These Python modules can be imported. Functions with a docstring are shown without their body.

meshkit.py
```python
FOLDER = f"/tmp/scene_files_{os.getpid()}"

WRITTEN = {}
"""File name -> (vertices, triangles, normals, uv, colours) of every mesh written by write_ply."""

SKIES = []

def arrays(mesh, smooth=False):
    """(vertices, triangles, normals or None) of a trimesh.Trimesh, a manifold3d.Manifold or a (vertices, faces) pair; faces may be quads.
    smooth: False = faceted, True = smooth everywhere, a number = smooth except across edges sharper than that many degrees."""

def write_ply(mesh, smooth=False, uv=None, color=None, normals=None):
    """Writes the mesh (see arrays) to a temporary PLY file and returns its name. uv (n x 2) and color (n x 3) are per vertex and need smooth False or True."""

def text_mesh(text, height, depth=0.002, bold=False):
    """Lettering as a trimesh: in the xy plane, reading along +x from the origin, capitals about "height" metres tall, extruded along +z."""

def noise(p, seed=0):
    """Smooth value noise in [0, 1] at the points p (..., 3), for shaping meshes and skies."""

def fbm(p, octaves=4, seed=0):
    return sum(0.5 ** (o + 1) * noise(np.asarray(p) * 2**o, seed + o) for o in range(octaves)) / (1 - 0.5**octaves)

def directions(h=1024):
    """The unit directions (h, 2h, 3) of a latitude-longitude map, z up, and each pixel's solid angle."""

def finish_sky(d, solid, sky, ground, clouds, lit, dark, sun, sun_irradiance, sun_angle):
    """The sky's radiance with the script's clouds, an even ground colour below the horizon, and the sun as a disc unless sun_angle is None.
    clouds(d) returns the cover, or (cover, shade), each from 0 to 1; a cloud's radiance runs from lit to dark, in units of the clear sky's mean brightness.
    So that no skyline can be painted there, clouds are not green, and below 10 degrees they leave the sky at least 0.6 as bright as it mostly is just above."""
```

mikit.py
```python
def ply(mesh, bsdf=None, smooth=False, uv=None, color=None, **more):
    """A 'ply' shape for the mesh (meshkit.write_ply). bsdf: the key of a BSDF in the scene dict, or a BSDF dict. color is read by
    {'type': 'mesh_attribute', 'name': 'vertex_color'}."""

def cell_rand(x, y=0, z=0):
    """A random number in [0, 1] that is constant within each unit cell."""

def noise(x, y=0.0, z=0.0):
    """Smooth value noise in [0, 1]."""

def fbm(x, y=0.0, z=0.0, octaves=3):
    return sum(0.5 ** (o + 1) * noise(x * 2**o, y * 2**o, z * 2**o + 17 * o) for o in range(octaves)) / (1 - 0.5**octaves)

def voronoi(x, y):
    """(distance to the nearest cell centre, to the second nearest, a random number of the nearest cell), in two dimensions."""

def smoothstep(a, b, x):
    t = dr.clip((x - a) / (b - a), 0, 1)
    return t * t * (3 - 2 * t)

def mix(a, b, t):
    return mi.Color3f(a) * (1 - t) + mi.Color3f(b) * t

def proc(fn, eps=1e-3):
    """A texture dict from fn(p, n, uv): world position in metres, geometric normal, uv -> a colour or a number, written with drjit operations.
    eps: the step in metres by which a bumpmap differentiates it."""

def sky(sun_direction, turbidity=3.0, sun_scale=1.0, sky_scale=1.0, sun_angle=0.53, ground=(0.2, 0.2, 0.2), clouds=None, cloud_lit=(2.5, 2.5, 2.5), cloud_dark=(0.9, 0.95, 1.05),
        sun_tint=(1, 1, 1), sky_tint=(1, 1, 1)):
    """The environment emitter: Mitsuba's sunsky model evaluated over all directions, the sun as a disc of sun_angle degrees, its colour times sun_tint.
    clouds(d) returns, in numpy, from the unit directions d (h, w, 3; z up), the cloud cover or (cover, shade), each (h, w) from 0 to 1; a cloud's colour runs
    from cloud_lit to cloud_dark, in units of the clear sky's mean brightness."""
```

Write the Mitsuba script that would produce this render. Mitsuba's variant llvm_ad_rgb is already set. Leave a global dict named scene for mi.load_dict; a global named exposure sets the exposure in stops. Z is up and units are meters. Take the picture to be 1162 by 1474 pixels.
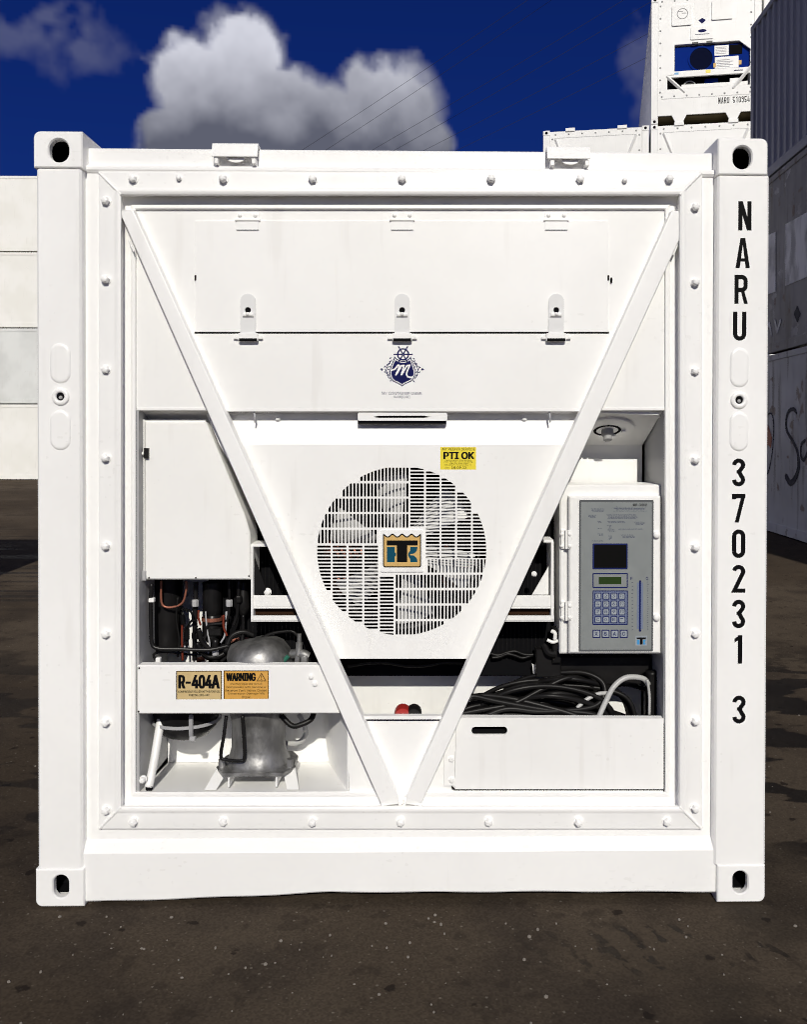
import math, random
import numpy as np, trimesh, drjit as dr, mitsuba as mi, mikit, meshkit
import shapely, shapely.geometry as sg, shapely.affinity as sa
from shapely.ops import unary_union
T = mi.ScalarTransform4f
scene, labels = {}, {}

# ------------------------------------------------------------------ camera, sky, exposure
IW, IH, FOC, PPX, PPY = 1162, 1474, 1315.0, 646.0, 640.0      # survey photograph: size, focal length, principal point (pixels)
CAM = np.array([0.0972, -3.0605, 1.5857]); YAW, PITCH, ROLL = 0.01824, -0.01097, 0.00224
FWD = np.array([math.sin(YAW) * math.cos(PITCH), math.cos(YAW) * math.cos(PITCH), math.sin(PITCH)])
RGT = np.cross(FWD, [0, 0, 1]); RGT /= np.linalg.norm(RGT); UPV = np.cross(RGT, FWD)
RGT, UPV = RGT * math.cos(ROLL) + UPV * math.sin(ROLL), UPV * math.cos(ROLL) - RGT * math.sin(ROLL)
scene['camera'] = {'type': 'perspective', 'fov': math.degrees(2 * math.atan(IW / 2 / FOC)), 'fov_axis': 'x', 'near_clip': 0.05, 'far_clip': 3000.0,
                   'principal_point_offset_x': (IW / 2 - PPX) / IW, 'principal_point_offset_y': (IH / 2 - PPY) / IH,
                   'to_world': T().look_at(origin=CAM.tolist(), target=(CAM + FWD).tolist(), up=UPV.tolist())}
exposure = 1.55
SUN = np.array([0.075, -1.0, 0.58])


def clouds(d):
    y = np.maximum(d[..., 1], 0.05)
    a, e = d[..., 0] / y, d[..., 2] / y
    n1 = meshkit.fbm(np.stack([a * 7, e * 7, a * 0 + 3.3], -1), 6, 5)
    n2 = meshkit.fbm(np.stack([a * 24, e * 24, a * 0 + 1.3], -1), 6, 9)
    f = np.full(a.shape, -9.0)
    n3 = meshkit.fbm(np.stack([a * 60, e * 60, a * 0 + 5.1], -1), 4, 33)
    X, Y = 622 + 1315 * a + (n1 - .5) * 60 + (n2 - .5) * 45, 625 - 1315 * e + (n2 - .5) * 36 + (n3 - .5) * 8
    for cx, cy, rx, ry, w in ((325, 150, 108, 132, 1), (268, 118, 66, 76, 1), (255, 195, 62, 60, 1), (395, 180, 110, 95, 1), (470, 200, 90, 85, 1), (560, 168, 84, 92, 1), (600, 205, 50, 55, 1), (350, 88, 62, 66, 1), (420, 290, 240, 120, 1)):
        q = 1 - np.sqrt(((X - cx) / rx) ** 2 + ((Y - cy) / ry) ** 2)
        f = np.maximum(f, np.minimum(q, w))
    g = f + (n1 - 0.5) * 0.2 + (n2 - 0.5) * 0.34 + (n3 - .5) * .22
    cover = np.clip((g + 0.03) / 0.30, 0, 1)
    cover = cover ** 1.25 * 0.97
    w = np.full(a.shape, -9.0)
    for cx, cy, rx, ry, k in ((50, 65, 100, 40, 1), (115, 90, 80, 55, 1), (75, 40, 50, 24, .9), (130, 60, 40, 50, .9), (935, 90, 38, 70, .8), (950, 150, 44, 60, .7)):
        w = np.maximum(w, k - np.sqrt(((X - cx) / rx) ** 2 + ((Y - cy) / ry) ** 2))
    wisp = np.clip(w * 0.8 + (n1 - 0.5) * 1.0 + (n2 - .5) * 1.6 + (n3 - .5) * .8, 0, 1)
    cover = np.maximum(cover, 0.15 * np.clip(wisp * 1.5, 0, 1))
    shade = np.clip((Y - 50) / 160 + (n1 - 0.5) * .8 + (n2 - .5) * .42 + (n3 - .5) * .1, 0, 1)
    shade = np.where(cover > .5, shade, shade * .4 + .35)
    # the rest of the sky: scattered cumulus of the same kind
    k = np.maximum(d[..., 2], 0.06)
    m = meshkit.fbm(np.stack([d[..., 0] / k * 0.9, d[..., 1] / k * 0.9, k * 0 + 7], -1), 6, 21)
    far = np.clip((m - 0.56) / 0.1, 0, 1)
    ahead = (d[..., 1] > 0.05) & (np.abs(a) < 0.62) & (e < 0.75)
    cover = np.where(ahead, cover, 0.9 * far)
    shade = np.where(ahead, shade, np.clip((m - 0.6) * 4, 0, 1))
    return cover, shade


scene['sky'] = mikit.sky(SUN.tolist(), turbidity=3.0, sun_scale=1.0, sky_scale=0.55, ground=(0.07, 0.06, 0.05), clouds=clouds,
                         cloud_lit=(14.5, 14.7, 16.4), cloud_dark=(2.5, 2.65, 3.5), sky_tint=(0.052, 0.15, 0.70), sun_tint=(0.86, 1.05, 1.42))

# ------------------------------------------------------------------ helpers
def ray(px, py):
    d = FWD + RGT * ((px - PPX) / FOC) + UPV * ((PPY - py) / FOC)
    return d


def at(px, py, Y):
    """The point of the upright plane at depth Y (metres behind the container's front) measured at that pixel of the survey photograph."""
    d = ray(px, py); p = CAM + d * ((Y - CAM[1]) / d[1])
    return np.array([p[0], Y, p[2]])


def xz(px, py, Y):
    p = at(px, py, Y); return (p[0], p[2])


def mpp(Y):                                  # metres per photograph pixel at depth Y
    return (Y - CAM[1]) / FOC


def uniq(k, d):
    if k not in d: return k
    i = 1
    while f'{k}_{i:03d}' in d: i += 1
    return f'{k}_{i:03d}'


def thing(name, label, cat, group=None, kind=None):
    k = uniq(name, labels)
    labels[k] = {'label': label, 'category': cat}
    if group: labels[k]['group'] = group
    if kind: labels[k]['kind'] = kind
    return k


def put(name, mesh, mat, parent=None, smooth=False, label=None, kind=None, **kw):
    k = uniq(f'{parent}__{name}' if parent else name, scene)
    scene[k] = mikit.ply(mesh, mat, smooth=smooth, **kw)
    if label or kind:
        labels[k] = {}
        if label: labels[k]['label'] = label
        if kind: labels[k]['kind'] = kind
    return k


def cat(ms):
    return trimesh.util.concatenate([m for m in ms])


def bx(x0, x1, y0, y1, z0, z1, c=0.002):
    x0, x1 = sorted((x0, x1)); y0, y1 = sorted((y0, y1)); z0, z1 = sorted((z0, z1))
    c = min(c, (x1 - x0) * .45, (y1 - y0) * .45, (z1 - z0) * .45)
    P = []
    for sx, x, xi in ((0, x0, x0 + c), (1, x1, x1 - c)):
        for sy, y, yi in ((0, y0, y0 + c), (1, y1, y1 - c)):
            for sz, z, zi in ((0, z0, z0 + c), (1, z1, z1 - c)):
                P += [(x, yi, zi), (xi, y, zi), (xi, yi, z)]
    return trimesh.convex.convex_hull(np.array(P))


def ext(poly, yf, th):
    """A polygon (X, Z) as a plate: front face at depth yf, thickness th."""
    out = []
    for g in getattr(poly, 'geoms', [poly]):
        if g.area < 1e-9: continue
        m = trimesh.creation.extrude_polygon(g, th, engine='earcut')
        v = m.vertices
        out.append(trimesh.Trimesh(np.stack([v[:, 0], yf + v[:, 2], v[:, 1]], -1), m.faces[:, ::-1], process=False))
    return cat(out)


def ppoly(pts, Y):
    return sg.Polygon([xz(x, y, Y) for x, y in pts])


def plate(pts, yf, th, c=0.002):
    """Convex plate with chamfered front edges, outline in survey pixels at its front."""
    p = ppoly(pts, yf)
    q = p.buffer(-c, join_style=2)
    P = [(x, yf, z) for x, z in q.exterior.coords] + [(x, yf + c, z) for x, z in p.exterior.coords] + [(x, yf + th, z) for x, z in p.exterior.coords]
    return trimesh.convex.convex_hull(np.array(P))


def rect(x0, y0, x1, y1, yf, th, c=0.002):
    return plate([(x0, y0), (x1, y0), (x1, y1), (x0, y1)], yf, th, c)


def rrect(x0, z0, x1, z1, r, n=5):
    return sg.box(min(x0, x1) + r, min(z0, z1) + r, max(x0, x1) - r, max(z0, z1) - r).buffer(r, quad_segs=n)


def prr(x0, y0, x1, y1, Y, r):
    a, b = xz(x0, y0, Y), xz(x1, y1, Y)
    return rrect(a[0], a[1], b[0], b[1], r)


def spline(P, n=10):
    P = np.asarray(P, float); Q = np.vstack([2 * P[0] - P[1], P, 2 * P[-1] - P[-2]]); out = []
    for i in range(1, len(Q) - 2):
        t = np.linspace(0, 1, n, endpoint=False)[:, None]
        a, b, c, d = Q[i - 1:i + 3]
        out.append(.5 * ((2 * b) + (-a + c) * t + (2 * a - 5 * b + 4 * c - d) * t ** 2 + (-a + 3 * b - 3 * c + d) * t ** 3))
    return np.vstack(out + [P[-1:]])


def tube(P, r, n=10, sm=8):
    P = spline(P, sm) if sm else np.asarray(P, float)
    t = np.gradient(P, axis=0); t /= np.linalg.norm(t, axis=1, keepdims=True) + 1e-12
    a = np.zeros_like(t); ref = np.array([0, 0, 1.]) if abs(t[0, 2]) < .9 else np.array([1., 0, 0])
    for i in range(len(t)):
        x = ref - t[i] * (ref @ t[i]); x /= np.linalg.norm(x) + 1e-12; a[i] = x; ref = x
    b = np.cross(t, a); th = np.arange(n) * 2 * np.pi / n
    R = np.broadcast_to(r, (len(P),))
    v = (P[:, None] + R[:, None, None] * (np.cos(th)[None, :, None] * a[:, None] + np.sin(th)[None, :, None] * b[:, None])).reshape(-1, 3)
    f = []
    for i in range(len(P) - 1):
        for j in range(n):
            k = (j + 1) % n
            f += [[i * n + j, i * n + k, (i + 1) * n + k], [i * n + j, (i + 1) * n + k, (i + 1) * n + j]]
    c0, c1 = len(v), len(v) + 1
    v = np.vstack([v, P[:1], P[-1:]])
    for j in range(n):
        k = (j + 1) % n
        f += [[c0, k, j], [c1, (len(P) - 1) * n + j, (len(P) - 1) * n + k]]
    return trimesh.Trimesh(v, f, process=False)


def lathe(prof, axis_pt, n=36, axis='z'):
    """prof: (radius, height) pairs round a vertical axis through axis_pt, or 'y': along the depth."""
    prof = np.asarray(prof, float); th = np.arange(n) * 2 * np.pi / n
    v = np.stack([prof[:, None, 0] * np.cos(th), prof[:, None, 0] * np.sin(th), np.repeat(prof[:, 1:2], n, 1)], -1).reshape(-1, 3)
    f = []
    for i in range(len(prof) - 1):
        for j in range(n):
            k = (j + 1) % n
            f += [[i * n + j, i * n + k, (i + 1) * n + k], [i * n + j, (i + 1) * n + k, (i + 1) * n + j]]
    if axis == 'y': v = v[:, [0, 2, 1]]
    if axis == 'x': v = v[:, [2, 0, 1]]
    return trimesh.Trimesh(v + np.asarray(axis_pt), f, process=False)


def bolt_mesh(p, r, h, hexa=True, seed=0):
    """A bolt head facing the camera side (-Y): washer, six-sided head and rounded crown; p is the point on the surface."""
    rng = random.Random(seed); a0 = rng.random() * 1.05
    ms = [lathe([(r * 1.22, 0.002), (r * 1.22, -h * .16), (0.0, -h * .16)], p, 14, 'y')]
    k = 6 if hexa else 12
    th = a0 + np.arange(k) * 2 * np.pi / k
    ring = lambda rr, y: np.stack([p[0] + rr * np.cos(th), np.full(k, p[1] + y), p[2] + rr * np.sin(th)], -1)
    ms.append(trimesh.convex.convex_hull(np.vstack([ring(r, 0), ring(r, -h * .75), ring(r * .72, -h), ring(r * .3, -h * 1.08)])))
    return cat(ms)


def text(s, x0, y0, x1, y1, Y, bold=False, depth=0.0005):
    """Lettering filling the pixel box of the survey at depth Y."""
    m = meshkit.text_mesh(s, 1.0, 0.001, bold)
    v = m.vertices.copy(); lo, hi = v.min(0), v.max(0)
    a, b = xz(x0, y1, Y), xz(x1, y0, Y)
    q = (v - lo) / (hi - lo)
    return trimesh.Trimesh(np.stack([a[0] + q[:, 0] * (b[0] - a[0]), Y - q[:, 2] * depth, a[1] + q[:, 1] * (b[1] - a[1])], -1), m.faces, process=False)


def heavy(s_, x0, y0, x1, y1, Y, w=.6):
    """Heavy lettering: the strokes widened sideways."""
    return cat([text(s_, x0 + o, y0, x1 - w + o, y1, Y - .00008 * i, True) for i, o in enumerate((0, w / 2, w))])


def arc(cx, cy, r, a0, a1, ry=None, n=10):
    t = np.radians(np.linspace(a0, a1, n)); return [(cx + r * math.cos(x), cy + (ry or r) * math.sin(x)) for x in t]


def glyph(c):
    """Narrow engineering letters in a box 0.47 wide, 1 high."""
    s, w = .148, .47; l, r, b, t = s / 2, w - s / 2, s / 2, 1 - s / 2; R = (r - l) / 2; m = w / 2
    L = lambda p, wd=s, cap='flat': sg.LineString(p).buffer(wd / 2, cap_style=cap, join_style=2, mitre_limit=8)
    if c == 'N': return unary_union([L([(l, 0), (l, 1)]), L([(r, 0), (r, 1)]), sg.Polygon([(0, 1), (s * 1.05, 1), (w, 0), (w - s * 1.05, 0)])])
    if c == 'A': return unary_union([sg.Polygon([(-.02, 0), (s - .02, 0), (m + .03, 1), (m - .085, 1)]), sg.Polygon([(w + .02, 0), (w - s + .02, 0), (m - .03, 1), (m + .085, 1)]), L([(.09, .27), (w - .09, .27)], .11)])
    if c == 'R': return unary_union([L([(l, 0), (l, 1)]), L([(l, t), (r - .14, t)] + arc(r - .14, t - .14, .14, 90, 0) + [(r, .62)] + arc(r - .14, .62, .14, 0, -90) + [(l, .48)]), sg.Polygon([(m - .02, .5), (m + .1, .5), (w + .01, 0), (w - .125, 0)])])
    if c == 'U': return L([(l, 1), (l, b + R)] + arc(m, b + R, R, 180, 360) + [(r, 1)])
    if c == '0': return L([(l, b + R), (l, t - R)] + arc(m, t - R, R, 180, 0) + [(r, b + R)] + arc(m, b + R, R, 0, -180))
    if c == '1': return unary_union([L([(m + .05, 0), (m + .05, 1)]), sg.Polygon([(m + .05, 1), (m + .05, .86), (m - .15, .74), (m - .15, .88)])])
    if c == '2': return L(arc(m, t - R, R, 170, 0) + arc(m, t - R, R, 0, -35, n=5) + [(l + .01, b + .0), (w - .0, b)])
    if c == '7': return unary_union([L([(0, t), (w, t)]), L([(l, 1 - .001), (l, .82)], s), sg.Polygon([(w, .94), (w - .135, .94), (.1, 0), (.24, 0)])])
    if c == '3': return unary_union([L(arc(m, t - R, R, 180, -50) + [(m + .02, .525)]), L([(m + .02, .525)] + arc(m, b + R, R, 50, -180)), L([(m - .07, .525), (m + .06, .525)], .115)])
    if c == '4': return unary_union([L([(r - .06, 0), (r - .06, .6)]), L([(0, .24), (w, .24)], .11), sg.Polygon([(0, .2), (.12, .2), (.27, 1), (.14, 1)])])
    if c == '5': return unary_union([L([(l, .5), (l, t), (w, t)]), L([(l, .56)] + arc(m, b + R, R, 110, -170))])
    if c == '9': return unary_union([L(arc(m, t - R, R, 0, 360, n=20)), L([(r, t - R), (r, b + R)] + arc(m, b + R, R, 0, -170))])
    return sg.box(0, 0, w, 1)


def glyph_at(c, x0, y0, x1, y1, Y, depth=.0005):
    g = glyph(c); a, b = xz(x0, y1, Y), xz(x1, y0, Y)
    g = sa.affine_transform(g, [(b[0] - a[0]) / .47, 0, 0, b[1] - a[1], a[0], a[1]])
    return ext(g, Y - depth, depth)


# ------------------------------------------------------------------ materials
P = mikit.proc


def mat(name, base, rough=.5, spec=.5, metal=0.0, bump=None, **kw):
    b = {'type': 'principled', 'base_color': base if isinstance(base, dict) else {'type': 'rgb', 'value': list(base)},
         'roughness': rough if isinstance(rough, dict) else float(rough), 'specular': float(spec), 'metallic': float(metal), **kw}
    b = {'type': 'twosided', 'bsdf': b}
    if bump: b = {'type': 'bumpmap', 'scale': 1.0, 'arbitrary': P(bump, eps=.002), 'bsdf': b['bsdf']}; b = {'type': 'twosided', 'bsdf': b}
    scene[name] = b


def white_fn(lo, hi, dirt, rust=.0):
    def fn(p, n, uv):
        a = mikit.fbm(p.x * 2.1, p.y * 2.1, p.z * 1.3, 4)
        c = mikit.mix(lo, hi, mikit.smoothstep(.3, .7, a))
        st = mikit.smoothstep(.62, .85, mikit.fbm(p.x * 26, p.y * 26, p.z * 2.2, 4))          # faint run-down streaks
        sp = mikit.smoothstep(.80, .86, mikit.noise(p.x * 75, p.y * 75, p.z * 75)) * mikit.smoothstep(.55, .7, mikit.fbm(p.x * 4, p.y * 4, p.z * 4, 3))
        c = mikit.mix(c, (.42, .38, .33), st * dirt)
        return mikit.mix(c, (.22, .17, .13), sp * (dirt * .8 + rust))
    return fn


def paint_bump(p, n, uv):
    return mikit.fbm(p.x * 5, p.y * 5, p.z * 5, 2) * .0022 + mikit.noise(p.x * 260, p.y * 260, p.z * 260) * .00006


mat('paint_white', P(white_fn((.79, .785, .77), (.83, .825, .81), .10)), .38, .5, bump=paint_bump)
mat('paint_panel', P(white_fn((.77, .765, .745), (.81, .805, .79), .12)), .42, .5, bump=paint_bump)
mat('paint_recess_shade', P(white_fn((.33, .33, .335), (.42, .42, .42), .2)), .5, .4)  # recess sides darker than the panel white: their shade is put into the colour
mat('paint_cream', P(white_fn((.775, .765, .715), (.82, .81, .77), .14, .05)), .5, .4)
mat('paint_grey_white', P(white_fn((.60, .61, .59), (.68, .69, .67), .16, .05)), .5, .4)
mat('paint_far', P(white_fn((.76, .755, .735), (.80, .795, .78), .12)), .45, .4)


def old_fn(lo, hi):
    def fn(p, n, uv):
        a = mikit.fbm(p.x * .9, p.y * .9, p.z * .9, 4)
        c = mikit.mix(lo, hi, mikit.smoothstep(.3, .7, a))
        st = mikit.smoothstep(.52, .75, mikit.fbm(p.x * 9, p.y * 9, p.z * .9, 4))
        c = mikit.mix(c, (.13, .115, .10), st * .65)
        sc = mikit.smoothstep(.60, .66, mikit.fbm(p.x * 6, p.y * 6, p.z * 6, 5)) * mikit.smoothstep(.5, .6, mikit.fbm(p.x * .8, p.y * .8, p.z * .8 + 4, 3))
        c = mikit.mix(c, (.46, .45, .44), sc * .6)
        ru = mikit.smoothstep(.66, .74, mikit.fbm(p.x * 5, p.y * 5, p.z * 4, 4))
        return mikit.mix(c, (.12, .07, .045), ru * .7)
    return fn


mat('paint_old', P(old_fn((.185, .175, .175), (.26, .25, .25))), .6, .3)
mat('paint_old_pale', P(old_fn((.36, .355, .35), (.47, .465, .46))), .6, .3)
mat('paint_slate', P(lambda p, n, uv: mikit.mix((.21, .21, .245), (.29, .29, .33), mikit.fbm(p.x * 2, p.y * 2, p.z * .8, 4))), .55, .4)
mat('paint_patch', P(lambda p, n, uv: mikit.mix((.30, .295, .29), (.66, .65, .63), mikit.smoothstep(.3, .7, mikit.fbm(p.x * 5, p.y * 5, p.z * 2, 5)))), .6, .4)
mat('graffiti_dark', (.045, .045, .055), .7, .1)
mat('graffiti_red', (.28, .06, .03), .6)
mat('black_rubber', P(lambda p, n, uv: mikit.mix((.003, .003, .0035), (.012, .011, .0105), mikit.fbm(p.x * 40, p.y * 40, p.z * 40, 3))), .42, .22)
mat('black_paint', P(lambda p, n, uv: mikit.mix((.003, .003, .0035), (.014, .013, .013), mikit.fbm(p.x * 14, p.y * 14, p.z * 14, 3))), .34, .28)
mat('dark_void', (.006, .006, .007), .9, .03)
mat('cast_metal', P(lambda p, n, uv: mikit.mix((.20, .198, .195), (.40, .395, .39), mikit.smoothstep(.25, .8, mikit.fbm(p.x * 38, p.y * 38, p.z * 14, 5)))),
    P(lambda p, n, uv: .40 + .2 * mikit.fbm(p.x * 40, p.y * 40, p.z * 40, 3)), .5, .85, bump=lambda p, n, uv: mikit.fbm(p.x * 120, p.y * 120, p.z * 120, 3) * .0006)
mat('copper', (.34, .13, .085), .45, .4, .6)
mat('red_plastic', (.32, .02, .015), .35)
mat('orange_wire', (.14, .022, .010), .6, .2)
mat('green_plastic', (.02, .12, .08), .4)
mat('grey_hose', (.42, .42, .41), .4)
mat('fan_plastic', (.50, .50, .49), .4)
mat('gasket', (.30, .30, .30), .7)
mat('plate_edge', (.36, .36, .37), .5)
mat('panel_grey', P(lambda p, n, uv: mikit.mix((.185, .20, .20), (.225, .24, .238), mikit.fbm(p.x * 18, p.y * 18, p.z * 18, 4))), .35, .5)
mat('panel_rim', (.075, .08, .085), .45)
mat('print_blue', (.008, .014, .085), .5, .12)
mat('print_light_blue', (.15, .18, .27), .5, .15)
mat('print_pale', (.075, .085, .12), .5, .1)
mat('key_grey', P(lambda p, n, uv: mikit.mix((.25, .28, .31), (.30, .33, .36), mikit.noise(p.x * 90, p.z * 90))), .4)
mat('screen_black', (.005, .005, .005), .15, .3)
mat('screen_green', (.022, .045, .012), .15, .5)
mat('sticker_tan', P(lambda p, n, uv: mikit.mix((.50, .37, .17), (.58, .44, .22), mikit.fbm(p.x * 60, p.z * 60, 0, 3))), .45)
mat('sticker_orange', P(lambda p, n, uv: mikit.mix((.56, .29, .05), (.64, .35, .08), mikit.fbm(p.x * 60, p.z * 60, 0, 3))), .45)
mat('sticker_yellow', (.74, .60, .03), .4)
mat('badge_gold', (.60, .39, .14), .5, .15)
mat('badge_teal', (.004, .065, .11), .5, .1)
mat('badge_sky', (.05, .25, .5), .4)
mat('ink_black', (.004, .004, .0045), .6, .06)
mat('ink_brown', (.03, .013, .005), .6, .1)
mat('ink_navy', (.005, .007, .07), .6, .08)
mat('ink_faded', (.10, .10, .14), .6, .1)
mat('blue_paint', (.004, .022, .19), .8, .02)
mat('dark_blue_mesh', (.004, .006, .022), .8, .02)  # dark blue of the far unit's fan mouth
mat('latch_grey', (.66, .66, .655), .45, .4)
mat('wire_dark', (.02, .02, .022), .6)
mat('wood_floor', P(lambda p, n, uv: mikit.mix((.06, .045, .02), (.12, .09, .04), mikit.fbm(p.x * 3, p.y * 12, 0, 3))), .7)
mat('stone', (.16, .14, .12), .8)


def asphalt(p, n, uv):
    a = mikit.fbm(p.x * .55, p.y * .55, 0, 4)
    c = mikit.mix((.041, .0305, .0215), (.062, .048, .035), mikit.smoothstep(.3, .7, a))
    b = mikit.fbm(p.x * 3.1, p.y * 3.1, 5, 5)
    c = mikit.mix(c, (.032, .0245, .019), mikit.smoothstep(.45, .75, b) * .8)
    c = c * (.80 + .40 * mikit.noise(p.x * 170, p.y * 170))
    m = mikit.fbm(p.x * 16, p.y * 16, 3, 4)
    c = mikit.mix(c, (.020, .015, .012), mikit.smoothstep(.60, .78, m) * .4)
    d1, d2, k = mikit.voronoi(p.x * 17, p.y * 17)
    sp = (1 - mikit.smoothstep(.035, .10, d1)) * mikit.smoothstep(.82, .88, k)
    c = mikit.mix(c, (.22, .195, .165), sp * .4)
    d1, d2, k = mikit.voronoi(p.x * 41 + 5, p.y * 41)
    sp = (1 - mikit.smoothstep(.06, .16, d1)) * mikit.smoothstep(.82, .88, k)
    c = mikit.mix(c, (.16, .14, .115), sp * .35)
    d1, d2, k = mikit.voronoi(p.x * 6 + 2, p.y * 6 + 1)
    dd = d1 + (mikit.fbm(p.x * 40, p.y * 40, 1, 3) - .5) * .25
    c = mikit.mix(c, (.010, .007, .006), (1 - mikit.smoothstep(.05, .10, dd)) * mikit.smoothstep(.74, .78, k) * .75)
    return mikit.mix(c, (.0055, .0045, .004), wet(p) * .85)


def wet(p):
    """Damp, oily places: tyre prints before the container's right half, blotches beside it, thin tracks in the yard."""
    s = mikit.fbm(p.x * 3.0 + p.y * .6, p.y * 5.5, 9, 5)
    k1 = mikit.smoothstep(1.25, 1.6, p.x) * (1 - mikit.smoothstep(4.0, 5.5, p.x)) * mikit.smoothstep(.0, .5, p.y) * (1 - mikit.smoothstep(2.6, 4.0, p.y))
    k2 = (1 - mikit.smoothstep(-1.6, -1.25, p.x)) * (1 - mikit.smoothstep(2.5, 4.5, p.y)) * mikit.smoothstep(.2, .8, p.y) * .7
    r = mikit.smoothstep(.49, .55, s) * dr.maximum(k1, k2)
    # tread prints: rows of slanting bars, broken up
    q = p.x * .9 + p.y * .45 + (mikit.fbm(p.x * 9, p.y * 9, 2, 3) - .5) * .10
    bars = mikit.smoothstep(.62, .78, dr.abs(q * 11 - dr.floor(q * 11) - .5) * 2)
    band = mikit.smoothstep(.2, .75, p.x) * (1 - mikit.smoothstep(1.7, 2.1, p.x)) * mikit.smoothstep(-.44, -.36, p.y) * (1 - mikit.smoothstep(-.16, -.10, p.y))
    tread = bars * band * mikit.smoothstep(.42, .58, mikit.fbm(p.x * 7, p.y * 7, 6, 4)) * mikit.smoothstep(.30, .55, mikit.fbm(p.x * 45, p.y * 45, 8, 3)) * .75
    soft = mikit.smoothstep(.6, 1.0, p.x) * (1 - mikit.smoothstep(1.5, 2.0, p.x)) * mikit.smoothstep(.40, .60, mikit.fbm(p.x * 2.2, p.y * 2.6, 12, 4)) * (1 - mikit.smoothstep(-.05, .3, p.y)) * .45
    t = mikit.fbm(p.x * .5, p.y * 9, 4, 4)
    tr = mikit.smoothstep(.54, .60, t) * mikit.smoothstep(4.5, 6, p.y) * (1 - mikit.smoothstep(10, 14, p.y)) * (1 - mikit.smoothstep(-2, -1, p.x))
    return dr.maximum(dr.maximum(r, tread), dr.maximum(tr * .75, soft))


mat('asphalt', P(asphalt), P(lambda p, n, uv: .95 - .35 * wet(p)), .10,
    bump=lambda p, n, uv: (mikit.noise(p.x * 130, p.y * 130) * .0022 + mikit.fbm(p.x * 14, p.y * 14, 0, 3) * .008) * (1 - .6 * wet(p)))

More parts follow.
